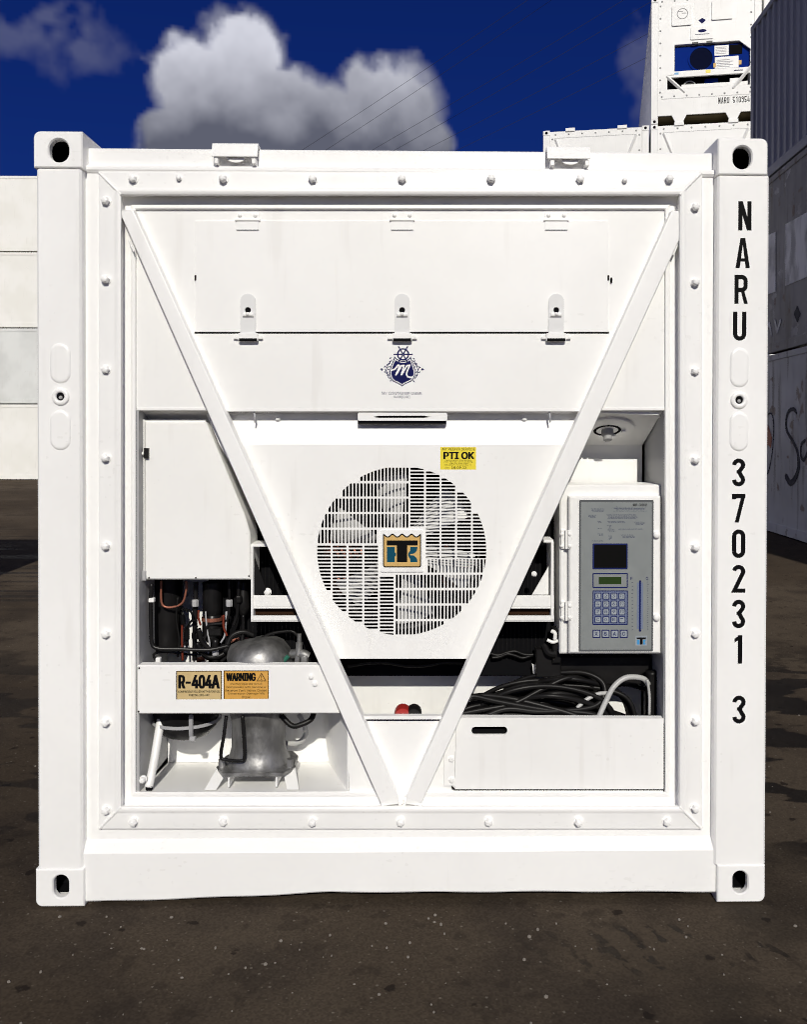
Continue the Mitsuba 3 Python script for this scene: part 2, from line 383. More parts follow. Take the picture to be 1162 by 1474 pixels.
# ------------------------------------------------------------------ the setting: the yard
gs = np.array([[-300, -60, 0], [300, -60, 0], [300, 600, 0], [-300, 600, 0.]])
put('asphalt_ground', trimesh.Trimesh(gs, [[0, 1, 2], [0, 2, 3]], process=False), 'asphalt')
labels['asphalt_ground'] = {'label': 'worn brown asphalt yard with damp dark stains and pale specks', 'category': 'ground', 'kind': 'structure'}
rng = np.random.default_rng(4)
st = []
for i in range(420):
    s = rng.uniform(.002, .0065); q = trimesh.creation.icosphere(subdivisions=0)
    q.vertices = q.vertices * s * rng.uniform(.6, 1.2, 3) + [rng.uniform(-2.2, 2.4), rng.uniform(-1.5, .05) if i < 330 else rng.uniform(.1, 4), s * .3]
    if abs(q.vertices[0, 0]) < 1.3 and q.vertices[0, 1] > -.03: continue
    st.append(q)
put('loose_grit', cat(st), 'stone')
labels['loose_grit'] = {'label': 'small pale stones lying loose on the asphalt before the container', 'category': 'grit', 'kind': 'stuff'}

# ------------------------------------------------------------------ the refrigerated container in front
RC = thing('reefer_container', 'freshly painted white refrigerated container with V struts and round fan grille, nearest the camera', 'container')
WHT, PAN = 'paint_white', 'paint_panel'
YP, YF, YFL, YI, YS = .006, .045, .030, .080, .035      # depth of posts, end frame, bolted flange, inner panel, struts
LEN = 6.06
xl, xr = at(52, 700, YP)[0], at(1102, 700, YP)[0]
ztop = at(577, 194, 0)[2]


def casting(x0, x1, z0, z1, y0, hole, upside):
    """A hollow corner casting with rounded outer corners and an oval hole in its end."""
    import manifold3d as m3
    outl = sg.box(x0, z0, x1, z1)
    r = .022
    oc = x0 if x0 < 0 else x1; zc = z1 if upside else z0
    cut = sg.box(min(oc, oc + (r if x0 < 0 else -r)), min(zc, zc + (-r if upside else r)), max(oc, oc + (r if x0 < 0 else -r)), max(zc, zc + (-r if upside else r)))
    circ = sg.Point(oc + (r if x0 < 0 else -r), zc + (-r if upside else r)).buffer(r, quad_segs=6)
    o2 = outl.difference(cut.difference(circ))

    def man(poly, ya, yb):
        c = m3.CrossSection([np.array(poly.exterior.coords)[:-1]], m3.FillRule.NonZero)
        return m3.Manifold.extrude(c, yb - ya).translate((0, 0, ya))
    rnd = man(o2.buffer(-.003), y0, y0 + .003).__add__(man(o2, y0 + .003, y0 + .178))
    rnd = m3.Manifold.batch_hull([man(o2.buffer(-.004), y0, y0 + .002), man(o2, y0 + .004, y0 + .178)])
    cav = man(sg.box(x0 + .028, z0 + .026, x1 - .028, z1 - .026), y0 + .026, y0 + .152)
    hol = man(hole, y0 - .01, y0 + .05)
    hb = m3.Manifold.batch_hull([man(hole.buffer(.004), y0 - .001, y0), man(hole, y0 + .004, y0 + .005)])
    m = (rnd - cav) - hol - hb
    d = m.to_mesh(); v = d.vert_properties[:, :3]
    return trimesh.Trimesh(np.stack([v[:, 0], v[:, 2], v[:, 1]], -1), d.tri_verts[:, ::-1], process=False)


def pxbox(x0, y0, x1, y1, Y):
    a, b = xz(x0, y0, Y), xz(x1, y1, Y); return a[0], b[0], b[1], a[1]


def stadium(cx, cy, w, h, Y, tilt=0):
    c = xz(cx, cy, Y); k = mpp(Y)
    g = sg.LineString([(c[0], c[1] - (h - w) / 2 * k), (c[0], c[1] + (h - w) / 2 * k)]).buffer(w / 2 * k, quad_segs=8)
    return sa.rotate(g, tilt)


for bxp, hc, up in (((48, 189, 118.5, 242), (84.5, 217, 28, 33), 1), ((1034, 199, 1105.5, 252), (1069, 227, 27, 33), 1), ((51, 1251, 121, 1304.5), (87.5, 1276, 22, 33), 0), ((1033, 1245, 1101.5, 1298), (1066, 1270, 22, 33), 0)):
    CC = put('corner_casting', casting(*pxbox(*bxp, 0), 0, stadium(*hc, 0), up), WHT, RC, 25)
    q = pxbox(*bxp, 0)
    put('pocket_shade', cat([bx(q[0] + .029, q[1] - .029, .1, .15, q[2] + .027, q[3] - .027, .001), bx(q[0] + .029, q[0] + .033, .03, .1, q[2] + .027, q[3] - .027, .001), bx(q[1] - .033, q[1] - .029, .03, .1, q[2] + .027, q[3] - .027, .001), bx(q[0] + .034, q[1] - .034, .03, .1, q[3] - .031, q[3] - .027, .001), bx(q[0] + .034, q[1] - .034, .045, .1, q[2] + .027, q[2] + .031, .001)]), 'dark_void', CC)  # dark sheets inside the hollow casting stand in for its shade
# corner posts with pressed ovals
def post(px0, px1, pyt, pyb, name):
    x0, x1, z0, z1 = pxbox(px0, pyt, px1, pyb, YP)
    return bx(x0, x1, YP, YP + .15, z0, z1, .007)


PL = put('corner_post', post(52, 119, 241, 1252, ''), WHT, RC, 30)
PR = put('corner_post', post(1033.5, 1102, 251, 1246, ''), WHT, RC, 30)
for par, cx, ovs, ring in ((PL, 87, ((87, 523, 30, 58), (87, 619, 30, 58)), (87.5, 571)), (PR, 1064, ((1064.5, 529, 28, 58), (1064, 621, 28, 58)), (1064, 576))):
    for o in ovs:
        c = at(o[0], o[1], YP); k = mpp(YP); th = np.linspace(0, 2 * np.pi, 40, endpoint=False)
        rings = []
        for s, y in ((1.0, .0005), (.97, -.0012), (.9, -.0032), (.8, -.0046), (.68, -.0052)):
            g = stadium(*o, YP).buffer(-(1 - s) * o[2] / 2 * k, quad_segs=10)
            co = np.array(g.exterior.interpolate(np.linspace(0, 1, 41)[:-1], normalized=True).tolist() if False else [g.exterior.interpolate(t, normalized=True).coords[0] for t in np.linspace(0, 1, 41)[:-1]])
            rings.append(np.stack([co[:, 0], np.full(40, YP + y), co[:, 1]], -1))
        put('pressed_oval', trimesh.convex.convex_hull(np.vstack(rings)), WHT, par, 60)
    c = at(*ring, YP); k = mpp(YP)
    put('lashing_ring', lathe([(5.5 * k, 0), (6 * k, -.006), (8 * k, -.0085), (11 * k, -.008), (12.5 * k, -.004), (13 * k, .001)], c, 28, 'y'), WHT, par, True)
    put('lashing_hole', lathe([(6 * k, -.0015), (5 * k, -.001), (0.0, -.001)], c, 20, 'y'), 'dark_void', par)
    put('lashing_pin', bolt_mesh(c + [.0, -.001, -.003], 2.2 * k, .004, False), 'gasket', par)
# number on the right post
for ch, x, y0, y1 in (('N', 1072.5, 290, 332), ('A', 1069.5, 343, 386), ('R', 1067, 396, 437.5), ('U', 1065, 449, 490.5), ('3', 1063.5, 660, 700), ('7', 1063.5, 711, 752), ('0', 1063.5, 762, 803),
                      ('2', 1063.5, 813, 853), ('3', 1063.5, 863, 904), ('1', 1063.5, 914, 955), ('3', 1064, 1001, 1041)):
    put('lettering', glyph_at(ch, x - 9.6, y0, x + 9.6, y1, YP), 'ink_black', PR)

# body behind the end: walls, roof, floor, rear
bw = .03
zf = .11
put('side_wall', bx(xl + .012, xl + .012 + bw, .15, LEN, zf, ztop - .03), WHT, RC)
put('side_wall', bx(xr - .012 - bw, xr - .012, .15, LEN, zf, ztop - .03), WHT, RC)
put('roof', bx(xl + .043, xr - .043, .19, LEN - .001, ztop - .06, ztop - .014), WHT, RC)
put('underframe', bx(xl + .043, xr - .043, .2, LEN - .002, .06, .2), WHT, RC)
put('rear_wall', bx(xl + .043, xr - .043, LEN - .06, LEN - .004, .2, ztop - .07), WHT, RC)
for x0 in (xl, xr - .162):
    for z0 in (.0, ztop - .118):
        put('corner_casting', bx(x0, x0 + .162, LEN - .178, LEN, z0, z0 + .118, .012), WHT, RC, 30)
put('side_rail', bx(xl + .004, xl + .06, .178, LEN - .178, .03, .16), WHT, RC); put('side_rail', bx(xr - .06, xr - .004, .178, LEN - .178, .03, .16), WHT, RC)

# header: upper rail set back, lower lip a little proud
def xprof(prof, px0, px1):
    """A section in (Y, Z) drawn along X."""
    g = sg.Polygon(prof); m = trimesh.creation.extrude_polygon(g, px1 - px0, engine='earcut'); v = m.vertices
    return trimesh.Trimesh(np.stack([px0 + v[:, 2], v[:, 0], v[:, 1]], -1), m.faces, process=False)


za, zb = at(577, 217, .06)[2], at(577, 243, .04)[2]
hx0, hx1 = at(119, 230, YF)[0], at(1033, 230, YF)[0]
put('header_rail', xprof([(.056, za - .006), (.064, za), (.2, za), (.2, zb + .0), (.056, zb)], hx0 + .012, hx1 - .012), WHT, RC)
put('header_lip', xprof([(.034, zb - .012), (.034, zb - .004), (.039, zb + .003), (.06, zb + .006), (.06, zb - .02), (.045, zb - .022), (.04, zb - .02)], hx0, hx1), WHT, RC)
# sill
zs0, zs1, zs2 = at(577, 1297, .012)[2], at(577, 1223, .016)[2], at(577, 1206, YF)[2]
nn = 60
sill = []
xs = np.linspace(hx0 + .002, hx1 - .002, nn)
dent = np.array([at(577, q, .012)[2] for q in np.interp(xs, [at(v, 1290, .012)[0] for v in (122, 250, 400, 470, 577, 780, 1030)], (1297, 1294, 1289, 1285.5, 1286.5, 1287, 1289))]) - zs0 + .0012 * np.sin(xs * 17)
sec = lambda d: [(.2, zs0 + .012), (.02, zs0 + .002 + d), (.014, zs0 + .008 + d), (.014, zs1 - .006), (.017, zs1), (YF - .003, zs2), (YF, zs2 + .003), (.2, zs2 + .003)]
V = np.array([[(x, y, z) for y, z in sec(d)] for x, d in zip(xs, dent)]).reshape(-1, 3); m8 = 8; F = []
for i in range(nn - 1):
    for j in range(m8):
        q = (j + 1) % m8; F += [[i * m8 + j, i * m8 + q, (i + 1) * m8 + q], [i * m8 + j, (i + 1) * m8 + q, (i + 1) * m8 + j]]
put('sill', trimesh.Trimesh(V, F, process=False), WHT, RC, 20)

# end frame field between the posts and the flange (a plate with the unit's opening)
IX0, IX1, IY0, IY1 = 197, 957, 303, 1138          # inner panel outline, survey pixels at its depth
OX0, OX1, OY0, OY1 = 142, 1011, 248, 1193          # outer edge of the bolted flange
field = sg.box(hx0 - .03, zs2 - .01, hx1 + .03, zb - .015).difference(ppoly([(OX0 + 6, OY0 + 6), (OX1 - 6, OY0 + 6), (OX1 - 6, OY1 - 6), (OX0 + 6, OY1 - 6)], YF))
put('end_frame', ext(field, YF, .05), WHT, RC)
# flange ring: profile from the outer edge inwards (pixels in, depth)
prof = [(0, YF + .004), (0, YFL + .003), (1.5, YFL), (22, YFL), (24, YFL - .003), (26, YFL - .005), (29, YFL - .005), (32, YFL - .002), (33.5, YFL + .004), (34.5, .072), (36, .075), (46, .075), (47.5, .070), (49, .068), (52, .068), (53.5, .071), (55, YI + .012)]


def ring(prof, X0, Y0, X1, Y1):
    r = []
    for d, y in prof:
        r.append([at(X0 + d, Y0 + d, y), at(X1 - d, Y0 + d, y), at(X1 - d, Y1 - d, y), at(X0 + d, Y1 - d, y)])
    # straight sides: each side is a strip of its own, so that the mitres show
    out = []
    for s in range(4):
        a = [q[s] for q in r]; b = [q[(s + 1) % 4] for q in r]
        v = np.array(a + b); n = len(a); f = []
        for i in range(n - 1): f += [[i, i + 1, n + i + 1], [i, n + i + 1, n + i]]
        out.append(trimesh.Trimesh(v, f, process=False))
    return out


FL = put('flange', cat(ring(prof, OX0, OY0, OX1, OY1)), WHT, RC, 35)
def weld(p0, p1, r, seed, n=40):
    """A weld bead: an uneven run of lumps between two points."""
    g = np.random.default_rng(seed); t = np.linspace(0, 1, n)[:, None]
    Pn = np.asarray(p0) * (1 - t) + np.asarray(p1) * t + g.normal(0, r * .07, (n, 3)) * [1, .3, 1]
    return tube(Pn, r * (.85 + .2 * g.random(n)), 7, 0)


for (xa, ya), (xb, yb), s in (((OX0 + 1, OY0 + 1), (OX0 + 33, OY0 + 33), 1), ((OX1 - 1, OY0 + 1), (OX1 - 33, OY0 + 33), 2), ((OX0 + 1, OY1 - 1), (OX0 + 33, OY1 - 33), 3), ((OX1 - 1, OY1 - 1), (OX1 - 33, OY1 - 33), 4)):
    put('weld', weld(at(xa, ya, YFL + .002), at(xb, yb, YFL - .001), .0058, s), WHT, FL, True)
bl = [(153, y) for y in (290, 403, 532, 659, 785.5, 912, 1038.5, 1165)] + [(1000.5, y) for y in (299, 407, 534, 661.5, 787, 911.5, 1036.5, 1162)]
bl += [(x, 258.5) for x in (192, 322, 450.5, 579, 707, 835, 963)] + [(x, 1181.5) for x in (193, 322, 450, 577, 703.5, 832.5, 960)]
for i, (x, y) in enumerate(bl):
    put('bolt', bolt_mesh(at(x, y, YFL), .0138, .021 + .003 * math.sin(i * 2.3), True, i), WHT, FL)
for x, y in ((258, 257.5), (899, 260.5)):
    put('rivet', bolt_mesh(at(x, y, YFL), .0085, .014, False, 3), WHT, FL, 40)

# lifting brackets on the header: folded plates with a tab below
for x0, x1, yt, yb in ((305, 371, 205, 234), (788, 850, 210, 237)):
    zt, zl = at(x0, yt, .02)[2], at(x0, yb - 8, .02)[2]; X0, X1 = at(x0, yt, .02)[0], at(x1, yt, .02)[0]
    tk = .007
    pr = [(.012, zl), (.012, zl + .004), (.026, zt - .006), (.032, zt), (.040, zt), (.150, za - .004), (.150, za - .012), (.036, zt - .009), (.033, zt - .011), (.02, zl)]
    LB = put('lifting_bracket', xprof(pr, X0, X1), WHT, RC)
    k = mpp(.03); c = at((x0 + x1) / 2 + 2, yb - 5, .03); zl = at(x0, yb, .02)[2]
    put('bracket_tab', lathe([(0, -.004), (12 * k, -.004), (13 * k, 0), (12 * k, .004), (0, .004)], c, 24, 'y').apply_transform(trimesh.transformations.compose_matrix(translate=(0, 0, 0))), WHT, LB, 40)
    scl = scene[[k2 for k2 in scene if k2.endswith('bracket_tab') or '__bracket_tab_' in k2][-1]]
    scl['to_world'] = T().translate(c.tolist()).scale([1, 1, .45]).translate((-c).tolist())
    for xx in (x0 + 4, x1 - 8):
        put('bracket_foot', bx(at(xx, yb, .03)[0], at(xx + 6, yb, .03)[0], .020, .058, zl - .004, zl + .016, .002), WHT, LB)

# ------------------------------------------------------------------ inner panel above the opening, access door
UP = put('upper_panel', rect(IX0 - 3, IY0 - 6, IX1 + 3, 588, YI, .03, .003), PAN, RC)
DOOR = put('access_door', rect(281, 318, 876, 478, YI - .0045, .006, .0012), PAN, RC, label='wide hinged access door across the upper panel')
put('gap', rect(280, 477.6, 877, 480.6, YI - .0008, .002, .0004), 'dark_void', DOOR)
for x in (356.5, 579, 801):
    h = put('hinge', cat([rect(x - 17, 306, x + 17, 317, YI - .003, .004, .0008), rect(x - 16, 318, x + 16, 332, YI - .0075, .004, .0008)]), PAN, DOOR)
    put('hinge_pin', tube([at(x - 18, 317, YI - .008), at(x + 18, 317, YI - .008)], .0042, 10, 0), PAN, h, 40)
    for q in (-11, 11):
        put('screw', bolt_mesh(at(x + q, 310, YI - .003), .0068, .006, False), PAN, h, 40)
    put('fold_line', rect(x - 16, 330.5, x + 16, 332, YI - .0078, .003, .0003), 'plate_edge', h)
for x in (357, 579, 801):
    g = prr(x - 11, 423, x + 11, 484, YI - .012, 10.5 * mpp(YI)).union(prr(x - 11, 450, x + 11, 484, YI - .012, .001))
    hole = sg.Point(xz(x, 446.5, YI - .012)).buffer(4.2 * mpp(YI))
    lt = put('latch', ext(g.difference(hole), YI - .013, .0085), 'latch_grey', DOOR)
    put('latch_hole', ext(hole.buffer(.001), YI - .0065, .001), 'dark_void', lt)
    put('wing_nut', cat([rect(x - 8, 450.5, x + 8, 455.5, YI - .022, .009, .003), bolt_mesh(at(x, 452.5, YI - .014), .006, .013, False)]), PAN, lt, 40)
    put('wing_shadow_gap', rect(x - 4, 456, x + 4, 459, YI - .0125, .001, .0003), 'dark_void', lt)
    put('slot', rect(x - 2.5, 478, x + 2.5, 479.8, YI - .0126, .001, .0003), 'dark_void', lt)
    put('keeper', cat([rect(x - 21, 484.5, x + 21, 488, YI - .012, .012, .001), rect(x - 14, 479.5, x + 14, 490.5, YI - .020, .020, .001)]), PAN, lt)
    put('keeper_mouth', rect(x - 13, 487, x + 13, 491, YI - .0205, .003, .0004), 'dark_void', lt)
    for q in (-17, 17): put('screw', bolt_mesh(at(x + q, 483, YI), .005, .006, False), PAN, lt)
for x, y in ((282, 400.5), (875.5, 400.5), (880, 404)):
    put('fastener_hole', ext(stadium(x, y, 2.6, 8, YI), YI - .0055, .004), 'ink_black', DOOR)

# crest on the panel
CR = put('crest', ext(prr(548, 499, 610, 575, YI, .004), YI - .0003, .0003), PAN, RC, label='small navy shield crest with a ship wheel and leaf spray')
cy = YI - .0004


def cpx(x, y): return xz(530 + x / 11.62, 490 + y / 11.62, cy)


def csh(pts): return sg.Polygon([cpx(x, y) for x, y in pts])


kk = mpp(cy) / 11.62
sh = [(440, 265), (470, 300), (515, 330), (560, 345), (610, 345), (650, 330), (690, 300), (715, 265), (735, 340), (765, 420), (790, 500), (790, 580), (765, 640), (720, 690), (650, 720), (600, 745), (568, 775), (535, 745), (490, 720), (420, 690), (380, 640), (360, 580), (360, 500), (385, 420), (420, 340)]
outer = csh(sh)
parts = [outer.difference(outer.buffer(-16 * kk)), outer.buffer(-30 * kk)]
mono = [[(395, 500), (450, 480), (500, 415), (525, 420), (500, 500), (465, 575), (480, 560), (560, 425), (600, 420), (580, 500), (555, 575), (570, 560), (650, 425), (700, 415), (665, 490), (640, 560), (660, 605), (705, 620), (740, 615)]]
ml = unary_union([sg.LineString([cpx(*q) for q in l]).buffer(13 * kk) for l in mono])
parts[1] = parts[1].difference(ml)
whl = sg.Point(cpx(585, 235)); parts.append(whl.buffer(103 * kk).difference(whl.buffer(78 * kk))); parts.append(whl.buffer(24 * kk).difference(whl.buffer(12 * kk)))
for a in range(6):
    t = math.radians(a * 60); parts.append(sg.LineString([(whl.x + 14 * kk * math.cos(t), whl.y + 14 * kk * math.sin(t)), (whl.x + 150 * kk * math.cos(t), whl.y + 150 * kk * math.sin(t))][:2]).buffer(10 * kk))
put('shield', ext(unary_union(parts), cy - .0003, .0004), 'ink_navy', CR)
rg = random.Random(7)
for sgn in (-1, 1):
    lv = []
    for i in range(9):
        for j in range(3):
            t = (i + .5) / 9; y = 280 + t * 420
            wmax = 360 * (1 - abs(y - 490) / 330); x = 570 + sgn * (205 + (wmax - 205) * (j + .4) / 3 + rg.uniform(-8, 8))
            if wmax < 215 and j: continue
            lv.append(sa.rotate(sa.scale(sg.Point(cpx(x, y + rg.uniform(-8, 8))).buffer(1), 22 * kk, 9.5 * kk), rg.choice((35, 55, 125, 145)) + rg.uniform(-12, 12)))
    lv.append(csh([(570 + sgn * 372, 485), (570 + sgn * 335, 460), (570 + sgn * 330, 510)]))
    lv.append(sg.LineString([cpx(570 + sgn * q, z) for q, z in ((130, 300), (240, 400), (265, 500), (235, 620), (120, 700))]).buffer(5 * kk))
    put('leaf_spray', ext(unary_union(lv).difference(outer.buffer(9 * kk)), cy - .0002, .0003), 'ink_navy', CR, kind='stuff')
put('lettering', cat([text('MY CONTAINER GMBH', 550, 564.3, 607, 568.5, cy, False), text('HAMBURG', 566.5, 569.8, 590.5, 573.2, cy, False)]), 'ink_navy', CR)

# ------------------------------------------------------------------ recess of the unit
YB = .42
L0, R0 = at(200, 700, YI)[0], at(957, 700, YI)[0]
ZT, ZF = at(577, 590, YI)[2], at(577, 1138, YI)[2]
ZTB = at(900, 641, YB)[2]
Lb = at(241, 900, YB)[0]; Rb = at(928, 700, YB)[0]; ZFB = at(577, 1096, YB)[2]
def quad(a, b, c, d): return trimesh.Trimesh(np.array([a, b, c, d]), [[0, 1, 2], [0, 2, 3]], process=False)
def slab(pts, n, th):
    """A flat sheet of four points with thickness th along n."""
    n = np.asarray(n, float); v = np.array(list(pts) + [np.asarray(q) + n * th for q in pts]); return trimesh.convex.convex_hull(v)
put('recess_back', slab([(L0, YB, ZF - .02), (R0, YB, ZF - .02), (R0, YB, ZT + .05), (L0, YB, ZT + .05)], (0, 1, 0), .02), PAN, RC)
put('recess_side', slab([(L0, YI, ZF), (Lb, YB, ZF), (Lb, YB, ZT), (L0, YI, ZT)], (-1, 0, 0), .02), 'paint_recess_shade', RC)
put('recess_side', slab([(R0, YI, ZF), (Rb, YB, ZF), (Rb, YB, ZT), (R0, YI, ZT)], (1, 0, 0), .02), 'paint_recess_shade', RC)
put('recess_floor', slab([(L0, YI, ZF), (R0, YI, ZF), (R0, YB, ZFB), (L0, YB, ZFB)], (0, 0, -1), .02), PAN, RC)
CEIL = put('recess_ceiling', slab([(L0, YI + .031, ZT), (R0, YI + .031, ZT), (R0, YB, ZTB), (L0, YB, ZTB)], (0, 0, 1), .02), PAN, RC)
put('opening_lip', cat([rect(196, 586, 330, 591, YI - .002, .034, .002), rect(326, 587, 838, 592.5, YI - .002, .034, .002), rect(834, 586, 960, 591, YI - .002, .034, .002)]), PAN, RC)
# motor cover disc on the sloping ceiling (right chamber)
def ceil_pt(px, py):
    d = ray(px, py); a = np.array([0, YI + .031, ZT]); n = np.cross([1, 0, 0], [0, YB - YI - .031, ZTB - ZT]); n /= np.linalg.norm(n)
    return CAM + d * (((a - CAM) @ n) / (d @ n)), -n if n[2] > 0 else n
cp, cn = ceil_pt(874, 615)
M = trimesh.geometry.align_vectors([0, 0, 1], cn); M[:3, 3] = cp
def on_ceil(m): m = m.copy(); m.apply_transform(M); return m
put('motor_cover', on_ceil(lathe([(.098, -.002), (.098, .008), (.092, .012), (.0, .012)], (0, 0, 0), 40)), PAN, CEIL, 35)
put('motor_slot', on_ceil(cat([lathe([(.05, .0135), (.04, .0135), (.04, .0128), (.05, .0128)], (0, 0, 0), 30)])), 'dark_void', CEIL)
put('motor_knob', on_ceil(lathe([(.022, .01), (.022, .03), (.016, .036), (.016, .05), (0, .052)], (0, 0, 0), 14)), 'gasket', CEIL, 35)
for dx, dy in ((-.055, .02), (.012, .05), (-.012, .05)):
    put('screw', on_ceil(lathe([(.009, .008), (.009, .02), (0, .022)], (dx, dy, 0), 10)), PAN, CEIL)
put('ceiling_bracket', slab([at(862, 594, YI + .02), at(925, 595, YI + .02), at(951, 602, YI + .05), at(948, 597, YI + .02)], (0, 0, .5), .012), PAN, CEIL)

# ------------------------------------------------------------------ struts of the V
def strut(tl, tr, br, bl_, name, seed):
    q = [tl, tr, br, bl_]
    p = ppoly(q, YS); r = .006
    i1, i2 = p.buffer(-r, join_style=2), p.buffer(-r * .3, join_style=2)
    V = [(x, YS, z) for x, z in i1.exterior.coords] + [(x, YS + r * .3, z) for x, z in i2.exterior.coords] + [(x, YS + r, z) for x, z in p.exterior.coords] + [(x, YI + .012, z) for x, z in p.exterior.coords]
    k = put('strut', trimesh.convex.convex_hull(np.array(V)), WHT, RC, 30, label=name)
    return k


S1 = strut((170, 302), (192, 302), (573, 1146), (548, 1157), 'left strut of the V', 1)
S2 = strut((967, 303), (998, 303), (607, 1157), (585, 1148), 'right strut of the V', 2)
put('weld', weld(at(185.5, 346, YS + .014), at(193, 363, YS + .014), .0035, 11, 14), WHT, S1, True)
put('weld', weld(at(977.5, 349, YS + .014), at(969, 368, YS + .014), .0035, 13, 14), WHT, S2, True)
put('foot_plate', cat([plate([(547, 1153), (572, 1144), (574, 1157), (549, 1160)], YS + .004, .05, .002)]), WHT, S1)
put('foot_plate', cat([plate([(586, 1146), (609, 1153), (607, 1160), (584, 1157)], YS + .004, .05, .002)]), WHT, S2)

# ------------------------------------------------------------------ fan shroud with its slotted grille
YH = .105
SH_PTS = [(333, 640), (818, 640), (671, 948), (487, 948)]
pq = ppoly([(316, 640), (834, 640), (671.5, 948), (487, 948)], YH)
gx, gz = xz(578.6, 793, YH); kz = mpp(YH) / 4.007; GR = 121.8 * mpp(YH)


def slot(x0, y0, x1, y1):
    X0, X1, Z0, Z1 = gx + (x0 - 597) * kz, gx + (x1 - 597) * kz, gz - (y1 - 571) * kz, gz - (y0 - 571) * kz
    w = min(X1 - X0, Z1 - Z0) / 2
    return sg.box(X0 + w * .5, Z0 + w * .5, X1 - w * .5, Z1 - w * .5).buffer(w * .5, quad_segs=1)


SL = []
pit, wd = 20.35, 12.6
for r0, r1, xa, xb in ((90, 168, 108, 640), (180, 258, 108, 640), (268, 347, 108, 640), (357, 437, 108, 640), (448, 527, 108, 452)):
    x = 622.0
    while x > xa - 5:
        if x + wd <= xb + 8: SL.append(slot(x, r0, x + wd, r1))
        x -= pit
for c0, c1, ya, yb in ((645, 725, 90, 432), (735, 815, 90, 610), (825, 905, 90, 610), (915, 997, 90, 610), (1006, 1087, 90, 610)):
    y = 91.0
    while y < yb - 8:
        SL.append(slot(c0, y, c1, y + wd)); y += pit
for r0, r1, xa, xb in ((618, 697, 747, 1090), (708, 785, 562, 1090), (797, 875, 562, 1090), (886, 965, 562, 1090), (976, 1055, 562, 1090)):
    x = float(xa)
    while x < xb - 6:
        SL.append(slot(x, r0, x + wd, r1)); x += pit
for c0, c1, ya, yb in ((108, 188, 540, 1055), (198, 278, 540, 1055), (290, 370, 540, 1055), (380, 460, 540, 1055), (470, 550, 720, 1055)):
    y = float(ya)
    while y < yb - 4:
        SL.append(slot(c0, y, c1, y + wd)); y += pit
circ = sg.Point(gx, gz).buffer(GR, quad_segs=48)
SL = [g.intersection(circ) for g in SL]
SL = [g for g in SL if g.area > 12 * 22 * kz * kz and g.geom_type == 'Polygon']
front = pq.difference(unary_union(SL))
SHR = put('fan_shroud', ext(front, YH, .0028), PAN, RC, label='white fan shroud with a round slotted grille in its face')
zh0, zh1 = at(577, 640, YH)[2], at(577, 598, YH + .03)[2]
A, B_, C_, D_ = at(316, 640, YH), at(834, 640, YH), at(852, 594.5, YH + .035), at(297, 594.5, YH + .035)
put('shroud_hood', slab([A, B_, C_, D_], (0, .6, -.8), .004), PAN, SHR)
for q0, q1, q2, q3 in ((A, D_, D_ + [0.02, .1, 0], A + [0.02, .13, 0]), (B_, C_, C_ + [-.02, .1, 0], B_ + [-.02, .13, 0])):
    put('shroud_side', slab([q0, q1, q2, q3], (0, 0, .1), .003), PAN, SHR)
a_, b_ = at(487, 948, YH), at(671, 948, YH)
put('shroud_bottom', slab([a_, b_, b_ + [0, .12, .01], a_ + [0, .12, .01]], (0, 0, 1), .003), PAN, SHR)
put('shroud_side', slab([A + [0, .003, 0], a_ + [0, .003, 0], a_ + [.01, .12, .01], A + [.02, .12, 0]], (1, 0, 0), .003), PAN, SHR)
put('shroud_side', slab([B_ + [0, .003, 0], b_ + [0, .003, 0], b_ + [-.01, .12, .01], B_ + [-.02, .12, 0]], (-1, 0, 0), .003), PAN, SHR)
# handle at the top of the shroud
hp = prr(515, 594, 644, 606, YH - .022, .006)
sl = ppoly([(537, 600), (545, 598.6), (610, 598.4), (621, 600), (610, 601.6), (545, 601.6)], YH - .022)
HD = put('handle', ext(hp.difference(sl), YH - .022, .022), PAN, SHR)
put('handle_slot', ext(sl.buffer(.002), YH - .012, .002), 'ink_black', HD)
put('hood_shadow_strip', rect(322, 589.5, 836, 594.5, YH + .03, .01, .002), 'black_rubber', SHR)  # black strip standing in for the shadow line above the hood
put('handle_gasket', rect(515, 605.5, 642, 610.5, YH - .010, .012, .0008), 'black_rubber', HD)
for x in (367, 792): put('hood_hook', tube([at(x - 1, 592, YH - .01), at(x, 600, YH - .02), at(x, 608, YH - .012)], .0032, 8), 'plate_edge', SHR, 40)
for x, y in ((400, 602), (755, 602)): put('screw', bolt_mesh(at(x, y, YH + .02), .008, .006, True), PAN, SHR)

# square badge in the middle of the grille
b0 = ext(prr(548, 763, 609.5, 823, YH - .006, .004), YH - .006, .006)
BD = put('badge', b0, PAN, SHR)
bp = lambda x, y, Y=YH - .0062: xz(540 + x / 14.525, 755 + y / 14.525, Y)
wave = []
for i in range(41):
    t = i / 40; wave.append((165 + 800 * t, 218 - 30 * math.cos(t * 4 * 2 * math.pi)))
bo = sg.Polygon([bp(*q) for q in wave] + [bp(965, 860), bp(950, 885), bp(925, 895), bp(205, 895), bp(180, 880), bp(165, 855)])
kb = mpp(YH) / 14.525
put('badge_border', ext(bo, YH - .0066, .0005), 'ink_black', BD)
put('badge_field', ext(bo.buffer(-26 * kb, join_style=2), YH - .0070, .0005), 'badge_gold', BD)
put('badge_letter', ext(sg.Polygon([bp(*q) for q in ((245, 330), (890, 330), (890, 435), (675, 435), (675, 782), (455, 782), (455, 435), (245, 435))]), YH - .0074, .0005), 'ink_black', BD)
kl = sg.Polygon([bp(*q) for q in ((248, 468), (412, 468), (412, 580), (440, 590), (440, 660), (412, 668), (412, 782), (248, 782))])
